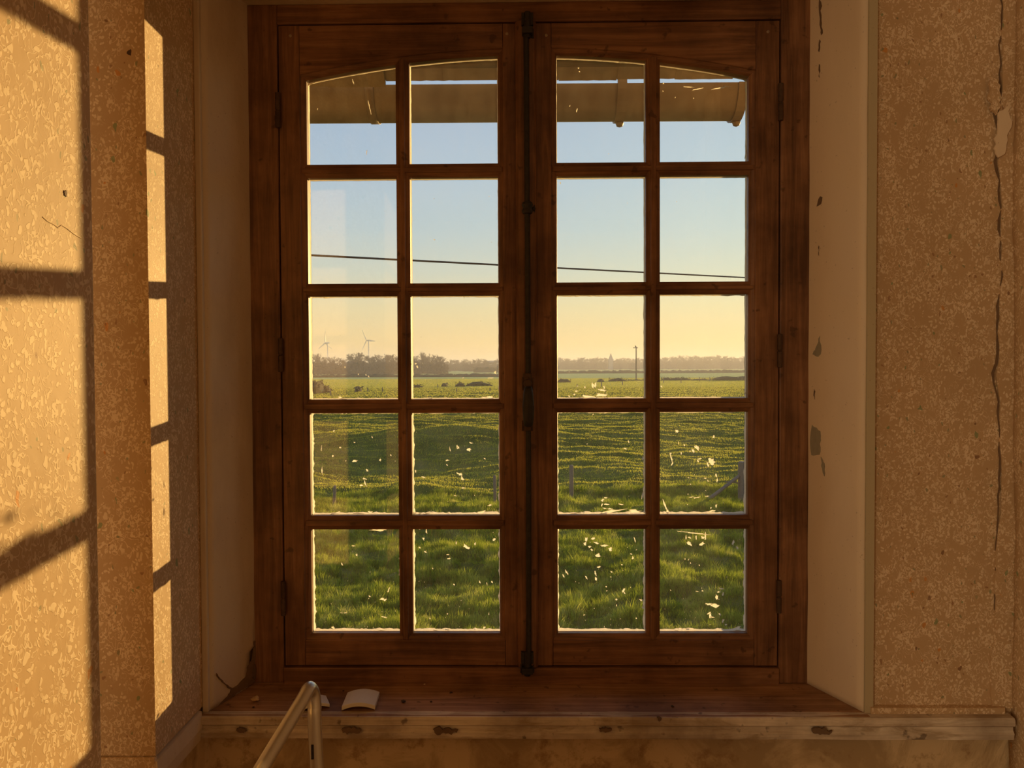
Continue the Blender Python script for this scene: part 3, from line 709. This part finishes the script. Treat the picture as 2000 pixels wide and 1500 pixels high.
# ------------------------------------------------------------------ bent metal tube
tr_ = empty('metal_rail_frame', (-.29, .9, 0))
tag(tr_, 'silver bent metal tube rail rising in front of the sill at lower left', 'metal rail')
pa_, pb_ = PY(511, 1500, .94), PY(600, 1352, 1.04)
pc_ = PY(613, 1400, 1.055); pd_ = PY(619, 1500, 1.055)
path = [Vector((pa_.x-.004, .25, pa_.z-.35)), Vector((pa_.x-.004, .25, pa_.z-.05)), Vector((pa_.x-.003, .27, pa_.z-.012)), Vector((pa_.x-.003, .32, pa_.z-.004))]
path = []
x0 = pa_.x
for t in (0, .3, .6): path.append(Vector((x0, .27, .01 + (pa_.z-.05)*t)))
for a in np.linspace(0, PI/2, 7): path.append(Vector((x0, .30-.03*math.cos(a), pa_.z-.04+.03*math.sin(a))))
path += [pa_ + (pb_-pa_)*t for t in (-.5, 0, .3, .6, .9)]
top = PY(607, 1348, 1.05)
path += [PY(603, 1345.5, 1.046), PY(608, 1347, 1.053), PY(611.5, 1354, 1.057), PY(613.5, 1366, 1.058), PY(614.5, 1382, 1.057), pc_+Vector((.001, 0, 0)), pd_, pd_+(pd_-pc_)*4]
last = path[-1]; path.append(Vector((last.x+.01, last.y, .012)))
def P2(o, par): o.parent = par; o.matrix_parent_inverse = Matrix.Translation(-par.location); return o
# smooth the path with a Catmull-Rom pass
def cr(pts, k=6):
    out = []
    for i in range(len(pts)-1):
        p0, p1_, p2, p3 = pts[max(i-1, 0)], pts[i], pts[i+1], pts[min(i+2, len(pts)-1)]
        for j in range(k):
            t = j/k
            out.append(.5*((2*p1_)+(p2-p0)*t+(2*p0-5*p1_+4*p2-p3)*t*t+(3*p1_-p0-3*p2+p3)*t**3))
    return out+[pts[-1]]
P2(MB().tube(cr(path), .0094, 24).build('tube', M['alu'], smooth=True), tr_)
for q in (path[0], path[-1]): P2(MB().lathe([(.002, 0), (.013, .0005), (.013, .02), (.0105, .028), (.0105, .03)], (q.x, q.y, 0), 16).build('rubber_foot', M['rubber']), tr_)
q = PY(614, 1462, 1.055); P2(MB().box((q.x-.0017, 1.0445, q.z-.010), (q.x+.0017, 1.0475, q.z+.010)).build('slot', M['gap']), tr_)

# ------------------------------------------------------------------ gutter, eave and cable outside
gut = empty('roof_gutter', (0, 2.23, 2.29)); tag(gut, 'weathered brown zinc half-round gutter hanging under the eave', 'gutter')
gL = PY(520, 163, 2.15); gR = PY(1453, 160.5, 2.15)
gx0, gx1 = -3.0, gR.x
gsl = (PY(1453, 160.5, 2.15).z - PY(800, 165, 2.15).z)/(PY(1453, 160, 2.15).x-PY(800, 165, 2.15).x)
def gz(x): return gR.z + (x-gR.x)*gsl
GR = .0785; gcy = 2.15+GR
mb = MB(); rs = []
for x in np.linspace(gx0, gx1, 30):
    ring = []
    for k in range(17):
        a = PI + PI*k/16; ring.append((x, gcy+GR*math.cos(a), gz(x)+GR*math.sin(a)))
    for k in range(16, -1, -1):
        a = PI + PI*k/16; ring.append((x, gcy+(GR-.0025)*math.cos(a), gz(x)+(GR-.0025)*math.sin(a)))
    rs.append(ring)
P2(mb.rings(rs).build('trough', M['zinc'], smooth=True), gut)
ec = MB(); ring = [(gcy+(GR+.004)*math.cos(PI+PI*k/16), (GR+.004)*math.sin(PI+PI*k/16)) for k in range(17)]
ec.rings([[(gx1-.012, y, gz(gx1)+z) for y, z in ring], [(gx1+.004, y, gz(gx1)+z) for y, z in ring]]); P2(ec.build('end_cap', M['zinc'], bevel=.001), gut)
for px in (722,):
    x = PY(px, 200, 2.16).x; mb = MB(); rr = []
    for k in range(17):
        a = PI+PI*k/16; rr.append((gcy+(GR+.003)*math.cos(a), gz(x)+(GR+.003)*math.sin(a)))
    mb.rings([[(x-.012, y, z) for y, z in rr], [(x+.012, y, z) for y, z in rr]], closed=False); o_ = P2(mb.build('joint_band', M['zinc'], smooth=True), gut)
    o_.modifiers.new('s', 'SOLIDIFY').thickness = .002
for px, knob, strap in ((1213, True, True), (1446, True, False)):
    x = PY(px, 200, 2.18).x; mb = MB()
    for k in range(16):
        a0, a1 = PI+PI*k/16, PI+PI*(k+1)/16
        mb.rings([[(x-.013, gcy+r_*math.cos(a), gz(x)+r_*math.sin(a)) for r_, a in ((GR+.0005, a0), (GR+.005, a0), (GR+.005, a1), (GR+.0005, a1))],
                  [(x+.013, gcy+r_*math.cos(a), gz(x)+r_*math.sin(a)) for r_, a in ((GR+.0005, a0), (GR+.005, a0), (GR+.005, a1), (GR+.0005, a1))]])
    if strap: mb.box((x-.013, 2.148, gz(x)-.01), (x+.013, 2.153, gz(x)+.10))
    mb.lathe([(.002, -.017), (.009, -.014), (.012, -.006), (.009, .0), (.016, .004), (.012, .008)], (x+.002, gcy, gz(x)-GR-.002), 10)
    P2(mb.build('gutter_bracket', M['zinc'], smooth=False), gut)
# roof eave: overlapping tiles
ev = empty('roof_eave', (0, 2.0, 2.4)); tag(ev, 'mossy brown roof tiles with a ragged lower edge above the gutter', 'roof')
xr_end = PY(1372, 150, 2.08).x
x = -3.0; i = 0
tz0 = PY(887, 158, 2.08).z; tsl = gsl
while x < xr_end + .16:
    wd_ = .155; jog = random.uniform(-.0015, .0015); x1_ = x+wd_-.0004
    z_ = tz0 + tsl*(x - PY(887, 158, 2.08).x) + jog
    if x > xr_end-.03: z_ += .014
    if x < PY(660, 160, 2.08).x: z_ -= .014
    sl_ = .62; mb = MB()
    nn = 10; rs = []
    for k in range(nn+1):
        xx = x + (x1_-x)*k/nn; e_ = .0022*noise.noise(Vector((xx*60, 0, 0)))
        y0_ = 2.08+e_+(i % 3)*.0015; rs.append([(xx, y0_, z_+e_), (xx, y0_-.42, z_+.42*sl_), (xx, y0_-.42, z_+.42*sl_+.016), (xx, y0_, z_+.030+e_)])
    mb.rings(rs); P2(mb.build('roof_tile', M['tile']), ev); x += wd_; i += 1
P2(MB().rings([[(-3.0, y, z) for y, z in ((2.03, tz0+.045), (1.62, tz0+.30), (1.62, tz0+.33), (2.03, tz0+.075))], [(3.0, y, z) for y, z in ((2.03, tz0+.045), (1.62, tz0+.30), (1.62, tz0+.33), (2.03, tz0+.075))]]).build('roof_board', M['post']), ev)
struct(MB().box((XL-.02, 1.585, ZT-.008), (XR+.02, 1.799, ZT-.0005)).build('trim_12', M['wood_h']))
# cable
ca, cb = PY(560, 496, 10.0), PY(1500, 544.5, 17.0)
a2 = ca + (ca-cb)*.7; b2 = cb + (cb-ca)*1.6; pts = []
for t in np.linspace(0, 1, 40):
    p = a2.lerp(b2, t); pts.append(p)
tag(MB().tube(pts, .0145, 8).build('overhead_cable', M['cable'], smooth=True), 'black overhead cable crossing the sky on a slight slope', 'cable')

# ------------------------------------------------------------------ land
SD = Vector((.612, 1)).normalized()
def hgt(x, y):
    r = math.hypot(x, y)
    v = Vector((x, y, 0))
    h = 0
    if r < 150:
        near_ = min(1, max(0, (26.5 - y)/3)) ; far_ = 1-near_
        f = min(1, max(0, (150-r)/60))
        # tussocky strip in front of the fence
        t1 = noise.noise(Vector((x*.5, y*.8, 1)))*.24 + noise.noise(Vector((x*1.3, y*2.2, 2)))*.12 + noise.noise(Vector((x*3.5, y*5, 2)))*.05
        # grazed pasture, long low swells and small humps
        t2 = noise.noise(Vector((x*.10, y*.17, 5)))*.22 + noise.noise(Vector((x*.4, y*.8, 6)))*.20 + noise.noise(Vector((x*.75, y*1.5, 6)))*.10 + noise.noise(Vector((x*1.6, y*2.8, 6)))*.03
        h = (t1*near_ + t2*far_)*f
        h -= .16*math.exp(-((y-24.6)/.9)**2) - .10*math.exp(-((y-26.4)/1.0)**2)
        # hollow on the left half of the pasture
        q_ = PZ(770, 905); h -= .75*math.exp(-(((x-q_.x)/4.6)**2 + ((y-q_.y)/5.0)**2))
        q_ = PZ(850, 868); h += .75*math.exp(-(((x-q_.x)/5.5)**2 + ((y-q_.y-3)/5)**2))
        q_ = PZ(1450, 865); h -= .35*math.exp(-(((x-q_.x)/3)**2 + ((y-q_.y)/4)**2))
    return GZ + h
def strip(y0, y1, ny, hw0, hw1, nx, hf, name, mat, z0f=None):
    vs = []; fs = []
    for j in range(ny+1):
        t = j/ny; y = y0*(y1/y0)**t; hw = hw0+(hw1-hw0)*(y-y0)/(y1-y0)
        for i in range(nx+1):
            x = -hw+2*hw*i/nx; vs.append((x, y, hf(x, y)))
    for j in range(ny):
        for i in range(nx):
            a = j*(nx+1)+i; fs.append((a, a+1, a+nx+2, a+nx+1))
    mb = MB(); mb.add(vs, fs); return struct(mb.build(name, mat, smooth=True))
strip(1.81, 150, 620, 14, 110, 300, hgt, 'ground_pasture', M['ground'])
def flat(y0, y1, z, hw, name, mat, zz1=None):
    zz1 = z if zz1 is None else zz1
    return struct(strip(y0, y1, 10, hw*y0/y1+200, hw, 20, lambda x, y: z+(zz1-z)*(y-y0)/(y1-y0), name, mat))
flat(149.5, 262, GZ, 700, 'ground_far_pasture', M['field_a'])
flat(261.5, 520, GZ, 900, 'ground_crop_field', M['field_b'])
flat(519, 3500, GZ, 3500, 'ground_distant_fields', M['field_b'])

# grass as countless blades
def blades(n, yr, hw_k, h, wd, name, mat, label, tuft=.35, pw=1.0, seed=1, xlim=None):
    g = np.random.default_rng(seed)
    y = (yr[0]**pw + (yr[1]**pw-yr[0]**pw)*g.random(n))**(1/pw)
    x = (g.random(n)*2-1)*(hw_k*y) + .02*y
    z = np.array([hgt(a, b) for a, b in zip(x, y)])
    tf = np.array([noise.noise(Vector((a*1.3, b*1.9, 9))) + .6*noise.noise(Vector((a*4, b*5, 3))) for a, b in zip(x, y)])
    hh = h*(.45+.9*g.random(n))*np.clip(1+tuft*4*tf, .22, 3.2)
    an = g.random(n)*2*PI; le = (g.random(n))*.75*hh; la = g.random(n)*2*PI
    w_ = wd*(.6+.8*g.random(n))
    dx, dy = np.cos(an)*w_/2, np.sin(an)*w_/2
    lx, ly = np.cos(la)*le, np.sin(la)*le
    V = np.empty((n, 5, 3), np.float32)
    V[:, 0] = np.stack([x-dx, y-dy, z-.02], 1); V[:, 1] = np.stack([x+dx, y+dy, z-.02], 1)
    V[:, 2] = np.stack([x+dx*.8+lx*.35, y+dy*.8+ly*.35, z+hh*.55], 1); V[:, 3] = np.stack([x-dx*.8+lx*.35, y-dy*.8+ly*.35, z+hh*.55], 1)
    V[:, 4] = np.stack([x+lx, y+ly, z+hh*.97], 1)
    me = bpy.data.meshes.new(name); me.vertices.add(n*5); me.vertices.foreach_set('co', V.ravel())
    idx = (np.arange(n)*5)[:, None] + np.array([0, 1, 2, 3, 3, 2, 4])[None]
    me.loops.add(n*7); me.loops.foreach_set('vertex_index', idx.ravel().astype(np.int32))
    me.polygons.add(n*2); st_ = (np.arange(n)*7)[:, None] + np.array([0, 4])[None]
    me.polygons.foreach_set('loop_start', st_.ravel().astype(np.int32))
    me.update(calc_edges=True); me.validate(); me.materials.append(mat)
    o = bpy.data.objects.new(name, me); C.objects.link(o); return tag(o, label, 'grass', kind='stuff')
blades(300000, (10.5, 26), .34, .12, .009, 'long_grass', M['blade'], 'long tufted green grass between the house and the fence', .45, 1.0, 1)
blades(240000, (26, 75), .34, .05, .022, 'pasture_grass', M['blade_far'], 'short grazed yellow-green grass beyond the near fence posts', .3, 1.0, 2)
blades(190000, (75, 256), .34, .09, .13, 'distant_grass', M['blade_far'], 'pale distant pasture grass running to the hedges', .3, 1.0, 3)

# near fence posts
def gpt(px, py):
    p = PZ(px, py); return Vector((p.x, p.y, hgt(p.x, p.y)))
def post(px, pyb, pyt, r, label, name='fence_post', lean=0, obj_=None):
    b_ = gpt(px, pyb); t_ = PY(px+lean, pyt, b_.y); e = empty(name, b_)
    mb = MB(); h = t_.z-b_.z
    mb.tube([(b_.x, b_.y, b_.z-.3), (b_.x, b_.y, b_.z), (b_.x*.5+t_.x*.5, b_.y, b_.z+h*.5), (t_.x, t_.y, t_.z-.03), (t_.x, t_.y, t_.z)], [r, r, r*.97, r*.94, r*.6], 10)
    P2(mb.build('post_shaft', M['post'], smooth=True), e); tag(e, label, 'fence post'); return e, b_, t_
post(652, 986, 948, .05, 'short leaning fence post, leftmost of the near fence', lean=2)
post(967, 978, 928, .05, 'weathered fence post seen at the right edge of the second pane column', lean=-1)
post(1116, 972, 908, .07, 'slim upright weathered fence post in the third pane column')
e, b_, t_ = post(1449, 972, 901, .125, 'thick round-topped corner post with a diagonal brace')
br = MB(); p0 = PY(1443, 930, b_.y-.05); p1_ = gpt(1374, 977)
br.tube([p0, p1_ - Vector((0, 0, .1))], [.055, .06], 8); P2(br.build('brace', M['post'], smooth=True), e)
wr_ = MB(); p0 = PY(1443, 943, b_.y); wr_.tube([p0, PY(1417, 941, b_.y)], .02, 6); wr_.tube([PY(1453, 930, b_.y), PY(1464, 936, b_.y)], .03, 6); P2(wr_.build('rail_stub', M['post']), e)
for (px, pyb, pyt) in ((646, 773, 763), (694, 766, 756), (718, 765, 757), (747, 765, 756), (855, 757, 750), (892, 765, 758), (957, 765, 757), (1127, 757, 750), (1175, 756, 744), (1216, 752, 745), (1296, 748, 737), (1330, 748, 739), (1366, 745, 736), (1386, 745, 736)):
    p = PZ(px, pyb); t = PY(px, pyt, p.y); h_ = hgt(p.x, p.y)
    o_ = MB().tube([(p.x, p.y, h_-.2), (p.x, p.y, (h_+t.z)/2), (p.x, p.y, t.z)], [.11, .10, .08], 6).build('fence_post', M['post'])
    tag(o_, 'tiny distant fence post in the pasture fence before the hedges', 'fence post', 'distant pasture fence posts')

# hedges: boxes of leaves
def leafy(w_, d_, h_, n, name, mat, lump_=.25, seed=0, leaf=.35):
    g = np.random.default_rng(seed); mb = MB()
    segs = max(4, int(w_/1.2)); rs = []
    for i in range(segs+1):
        x = -w_/2+w_*i/segs; k = 1+lump_*(g.random()-.5)*2; e = min(1, .45+min(i, segs-i)*.5) if w_ > 9 else math.sqrt(max(.06, 1-(2*i/segs-1)**2))
        hh = h_*k*.86*e
        rs.append([(x, -d_/2*e, 0), (x, -d_/2*1.05*e, hh*.6), (x, -d_/4*e, hh), (x, d_/4*e, hh), (x, d_/2*1.05*e, hh*.6), (x, d_/2*e, 0)])
    mb.rings(rs)
    for i in range(n):
        x = (g.random()-.5)*w_; t = g.random(); a = g.random()*PI
        y = -math.cos(a)*d_/2*1.1; z = h_*(.25+.72*math.sin(a)*g.random()**.3)*(1+lump_*.5*noise.noise(Vector((x*.6, seed, 0))))
        s_ = leaf*(.5+g.random()); u = Vector(g.normal(size=3)).normalized()*s_; v_ = Vector(g.normal(size=3)).normalized()*s_*.6
        p = Vector((x, y, z)); mb.add([p-u, p+v_, p+u], [(0, 1, 2)])
    return mb
def hedge(px0, px1, pyb, pyt, label, d_=1.6, name='hedge', seed=0, group=None, mat=None, dens=14, lump_=.25):
    pxm = (px0+px1)/2; p = PZ(pxm, pyb); a, b2_ = PY(px0, pyb, p.y), PY(px1, pyb, p.y); t = PY(pxm, pyt, p.y)
    wd_ = b2_.x-a.x; h_ = t.z-GZ
    o = leafy(wd_, d_, h_, int(min(5000, wd_*dens*(4 if name == 'bush' else 1))), name, mat or M['hedge'], lump_, seed, .3 if h_ < 4 else .5).build(name, mat or M['hedge'])
    o.location = ((a.x+b2_.x)/2, p.y, GZ-.02); return tag(o, label, 'hedge' if name == 'hedge' else 'bush', group)
hedge(606, 632, 768, 743, 'broad rounded thicket at the far left edge of the pasture', 6, 'bush', 1, lump_=.35)
hedge(632, 645, 767, 753, 'smaller bush joined to the right of the broad thicket', 3, 'bush', 2)
hedge(693, 706, 765, 754, 'lone dark bush by the pasture fence in the left pane column', 3, 'bush', 3)
hedge(807, 826, 757, 751, 'low ragged hedge piece at the left edge of the second pane column', 2, seed=4)
hedge(862, 875, 755, 747, 'short rounded hedge clump, first left of the cut hedge run', 2, seed=5)
hedge(889, 908, 755, 746, 'short hedge clump touching the long cut hedge run', 2, seed=6)
hedge(910, 962, 754, 745, 'long dark cut hedge run in the second pane column', 2, seed=7)
hedge(1088, 1115, 747, 739, 'dark square-cut hedge block at the left of the third pane column', 2, seed=8)
hedge(1166, 1180, 746, 739, 'small dark hedge clump left of the long hedge before the pole', 2, seed=9)
hedge(1188, 1226, 745, 738, 'long dark hedge just left of the utility pole', 2, seed=10)
hedge(1226, 1262, 743.5, 741, 'low thin hedge remnant at the foot of the utility pole', 2, seed=11)
hedge(1290, 1350, 743, 736, 'arched dark hedge at the left of the right-hand pane column', 2.5, seed=12, lump_=.4)
hedge(1350, 1392, 743, 740, 'thin sparse hedge between the two dark hedges at right', 1.5, seed=13, lump_=.6)
hedge(1392, 1475, 743, 735, 'long dark hedge running off at the far right of the view', 2.5, seed=14, lump_=.3)
hedge(400, 1000, 737, 730.5, 'long distant field hedge across the two left pane columns', 3, seed=15, dens=12, lump_=.3)
hedge(925, 1000, 727.5, 716, 'dark thicket in front of the long farm building', 5, 'bush', seed=17, dens=30, lump_=.35)
hedge(1000, 1700, 728.5, 722.5, 'long distant hedge line across the two right pane columns', 3, seed=16, dens=12, lump_=.3)

# winter trees
def make_tree(seed, mat, con=False):
    g = random.Random(seed); e = empty('bare_tree')
    tk = MB(); tk.tube([(0, 0, -.3), (.1, 0, 2), (0, .1, 4.5)], [.35, .28, .2], 7)
    cr_ = MB()
    def branch(p, d, l, r, lv):
        q = p + d*l; m_ = (p+q)/2 + Vector((g.uniform(-1, 1), g.uniform(-1, 1), g.uniform(-.5, .5)))*l*.06
        (tk if lv == 0 else cr_).tube([p, m_, q], [r, r*.8, r*.6], 4 if lv else 5, caps=False)
        if lv >= 4: return
        for k in range(3 if lv < 2 else 4):
            nd = (d + Vector((g.uniform(-1, 1), g.uniform(-1, 1), g.uniform(-.25, .7)))*.85).normalized()
            branch(p + d*l*g.uniform(.55, 1), nd, l*g.uniform(.6, .8), max(.035, r*.55), lv+1)
    for k in range(4):
        d0 = Vector((g.uniform(-.7, .7), g.uniform(-.7, .7), 1)).normalized()
        branch(Vector((0, 0, g.uniform(2.0, 4.2))), d0, 3.3, .17, 0)
    for k in range(2200):             # low scrub and ivy filling the tree foot
        a = g.uniform(0, 2*PI); rr = 3.8*math.sqrt(g.random()); z = 8.2*g.random()*(1-.3*rr/4)
        p = Vector((rr*math.cos(a), rr*math.sin(a), z)); u = Vector((g.gauss(0, 1), g.gauss(0, 1), g.gauss(0, 1)))*.3; v_ = Vector((g.gauss(0, 1), g.gauss(0, 1), g.gauss(0, 1)))*.2
        cr_.add([p-u, p+v_, p+u], [(0, 1, 2)])
    a_ = tk.build('trunk', mat); a_.parent = e; b3 = cr_.build('crown', mat); b3.parent = e
    return e
protos = [make_tree(s, M['bark']) for s in range(4)]
used = [False]*4
def place_tree(px, y, pyt, label, group, wk=1.0):
    k = random.randrange(4); b_ = PY(px, 715, y); t_ = PY(px, pyt, y); h = t_.z-GZ; s_ = h/10.2
    if not used[k]: o = protos[k]; used[k] = True; o.location = (b_.x, y, GZ); o.rotation_euler = (0, 0, random.random()*6); o.scale = (s_*wk, s_*wk, s_)
    else: o = dup(protos[k], (b_.x, y, GZ), random.random()*6, (s_*wk, s_*wk, s_))
    return tag(o, label, 'tree', group)
gl_ = 'bare winter trees behind the left-hand fields'; gr_ = 'hazy bare trees on the right-hand horizon'
for px, pyt in ((596, 698), (608, 697), (622, 694), (634, 703), (648, 699), (660, 701), (672, 705), (684, 697), (695, 690), (706, 695), (722, 699), (733, 699), (744, 694), (756, 695), (768, 695), (782, 699), (796, 701), (811, 697), (823, 691), (836, 700), (849, 695), (862, 698)):
    place_tree(px+random.uniform(-1, 1), random.uniform(400, 450), pyt, 'bare hazy winter tree in the row behind the left-hand fields', gl_, 1.15)
for px in list(range(400, 592, 14)):
    place_tree(px+random.uniform(-3, 3), random.uniform(400, 450), random.uniform(692, 703), 'bare hazy winter tree in the row behind the left-hand fields', gl_, 1.3)
for px in range(872, 990, 9):
    place_tree(px+random.uniform(-2, 2), random.uniform(620, 700), random.uniform(702, 707), 'low hazy tree on the horizon in the second pane column', 'low hazy trees of the second pane column', 1.3)
x_ = 1078
while x_ < 1680:
    place_tree(x_, random.uniform(820, 950), 701.5+3.5*noise.noise(Vector((x_*.05, 0, 0)))+random.uniform(-3.5, 2) - (2.5 if 1290 < x_ < 1480 else 0), 'hazy bare tree in the distant wood on the right-hand horizon', gr_, 1.35)
    x_ += random.uniform(7, 9.5)
# conifers / pointed tree
p = PY(1193, 728, 800); t = PY(1193, 690, 800); h = t.z-GZ
sp_ = empty('village_spire', (p.x, 800, GZ)); tag(sp_, 'slim pointed church spire above the hazy trees left of the pole', 'church spire')
mb = MB(); mb.box((-2.3, -2.3, 0), (2.3, 2.3, h*.55)); P2(mb.build('tower', M['far_roof']), sp_).matrix_parent_inverse = Matrix.Identity(4)
mb = MB(); mb.rings([[(-2.6, -2.6, h*.55), (2.6, -2.6, h*.55), (2.6, 2.6, h*.55), (-2.6, 2.6, h*.55)], [(-.1, -.1, h), (.1, -.1, h), (.1, .1, h), (-.1, .1, h)]]); o_ = mb.build('spire', M['far_roof']); o_.parent = sp_
# far farm building
p0, p1_ = PY(946, 715, 760), PY(974, 715, 760); hB = PY(960, 709, 760).z-GZ; hR = PY(960, 704.5, 760).z-GZ
fb = empty('farm_building', ((p0.x+p1_.x)/2, 760, GZ)); tag(fb, 'long white farm building among the far trees beside the centre posts', 'building'); wd_ = (p1_.x-p0.x)/2
o_ = MB().box((-wd_, -4, 0), (wd_, 4, hB)).build('wall', M['far_white']); o_.parent = fb
o_ = MB().rings([[(-wd_-.3, -4.5, hB), (-wd_-.3, 4.5, hB), (-wd_-.3, 0, hR)], [(wd_+.3, -4.5, hB), (wd_+.3, 4.5, hB), (wd_+.3, 0, hR)]]).build('roof', M['far_roof']); o_.parent = fb
# utility pole
p = PZ(1242.5, 742); t = PY(1242.5, 675, p.y); h = t.z-GZ; up_ = empty('utility_pole', (p.x, p.y, GZ)); tag(up_, 'tall thin utility pole standing behind the hedges', 'utility pole')
o_ = MB().tube([(0, 0, -.2), (0, 0, h*.5), (0, 0, h-.3)], [.20, .18, .15], 8).build('pole_shaft', M['post']); o_.parent = up_
o_ = MB().box((-.9, -.1, h-.75), (.5, .1, h-.55)).lathe([(.05, 0), (.16, .05), (.16, .35), (.05, .4)], (-.2, 0, h-.4), 8).build('insulator_bracket', M['iron']); o_.parent = up_
# wind turbines
def turbine(px, pyhub, yaw, bl, label, side):
    Y = 2350; hub = PY(px, pyhub, Y); e = empty('wind_turbine', (hub.x, Y, GZ)); h = hub.z-GZ
    o = MB().tube([(0, 0, 0), (0, 0, h*.5), (0, 0, h-1)], [3.0, 2.4, 1.8], 12).build('tower', M['turbine'], smooth=True); o.parent = e
    dr = Vector((math.cos(yaw), math.sin(yaw), 0))
    o = MB().tube([dr*-6+Vector((0, 0, h)), dr*0+Vector((0, 0, h)), dr*7+Vector((0, 0, h))], [2.0, 2.4, 2.0], 10).build('nacelle', M['turbine']); o.parent = e
    hc = dr*9+Vector((0, 0, h))
    o = MB().tube([hc-dr*2, hc, hc+dr*3], [2.2, 2.2, .6], 10).build('rotor_hub', M['turbine']); o.parent = e
    sd = Vector((-dr.y, dr.x, 0))
    for k in range(3):
        a = bl+2*PI*k/3; d_ = Vector((0, 0, 1))*math.cos(a)+sd*math.sin(a); q_ = d_.cross(dr)
        rs = []
        for t_, c_ in ((0, 1.4), (.12, 2.6), (.4, 2.0), (.75, 1.3), (1, .4)):
            c0 = hc+d_*(36*t_+1); rs.append([c0+q_*c_+dr*.3, c0+dr*.7, c0-q_*c_+dr*.3, c0-dr*.4])
        o = MB().rings(rs).build('blade', M['turbine']); o.parent = e
    return tag(e, label, 'wind turbine')
turbine(640, 670, PI*.86, 0, 'left of the two distant white wind turbines', 1)
turbine(720, 665, PI*.80, .5, 'right of the two distant wind turbines', 1)

# ------------------------------------------------------------------ evening haze lying over the fields
HZ = 1
if HZ:
    m = bpy.data.materials.new('evening_haze'); m.use_nodes = True; n = m.node_tree; n.nodes.clear()
    o = N(n, 'ShaderNodeOutputMaterial'); vs_ = N(n, 'ShaderNodeVolumeScatter', i_Density=.00072, i_Anisotropy=.3)
    vs_.inputs['Color'].default_value = (.98, .96, .92, 1); L(n, vs_.outputs[0], o.inputs['Volume'])
    hz = MB().box((-1500, 60, GZ-1), (1500, 3300, 26)).build('evening_haze', m); tag(hz, 'thin warm evening haze over the distant fields and trees', 'haze', kind='stuff')
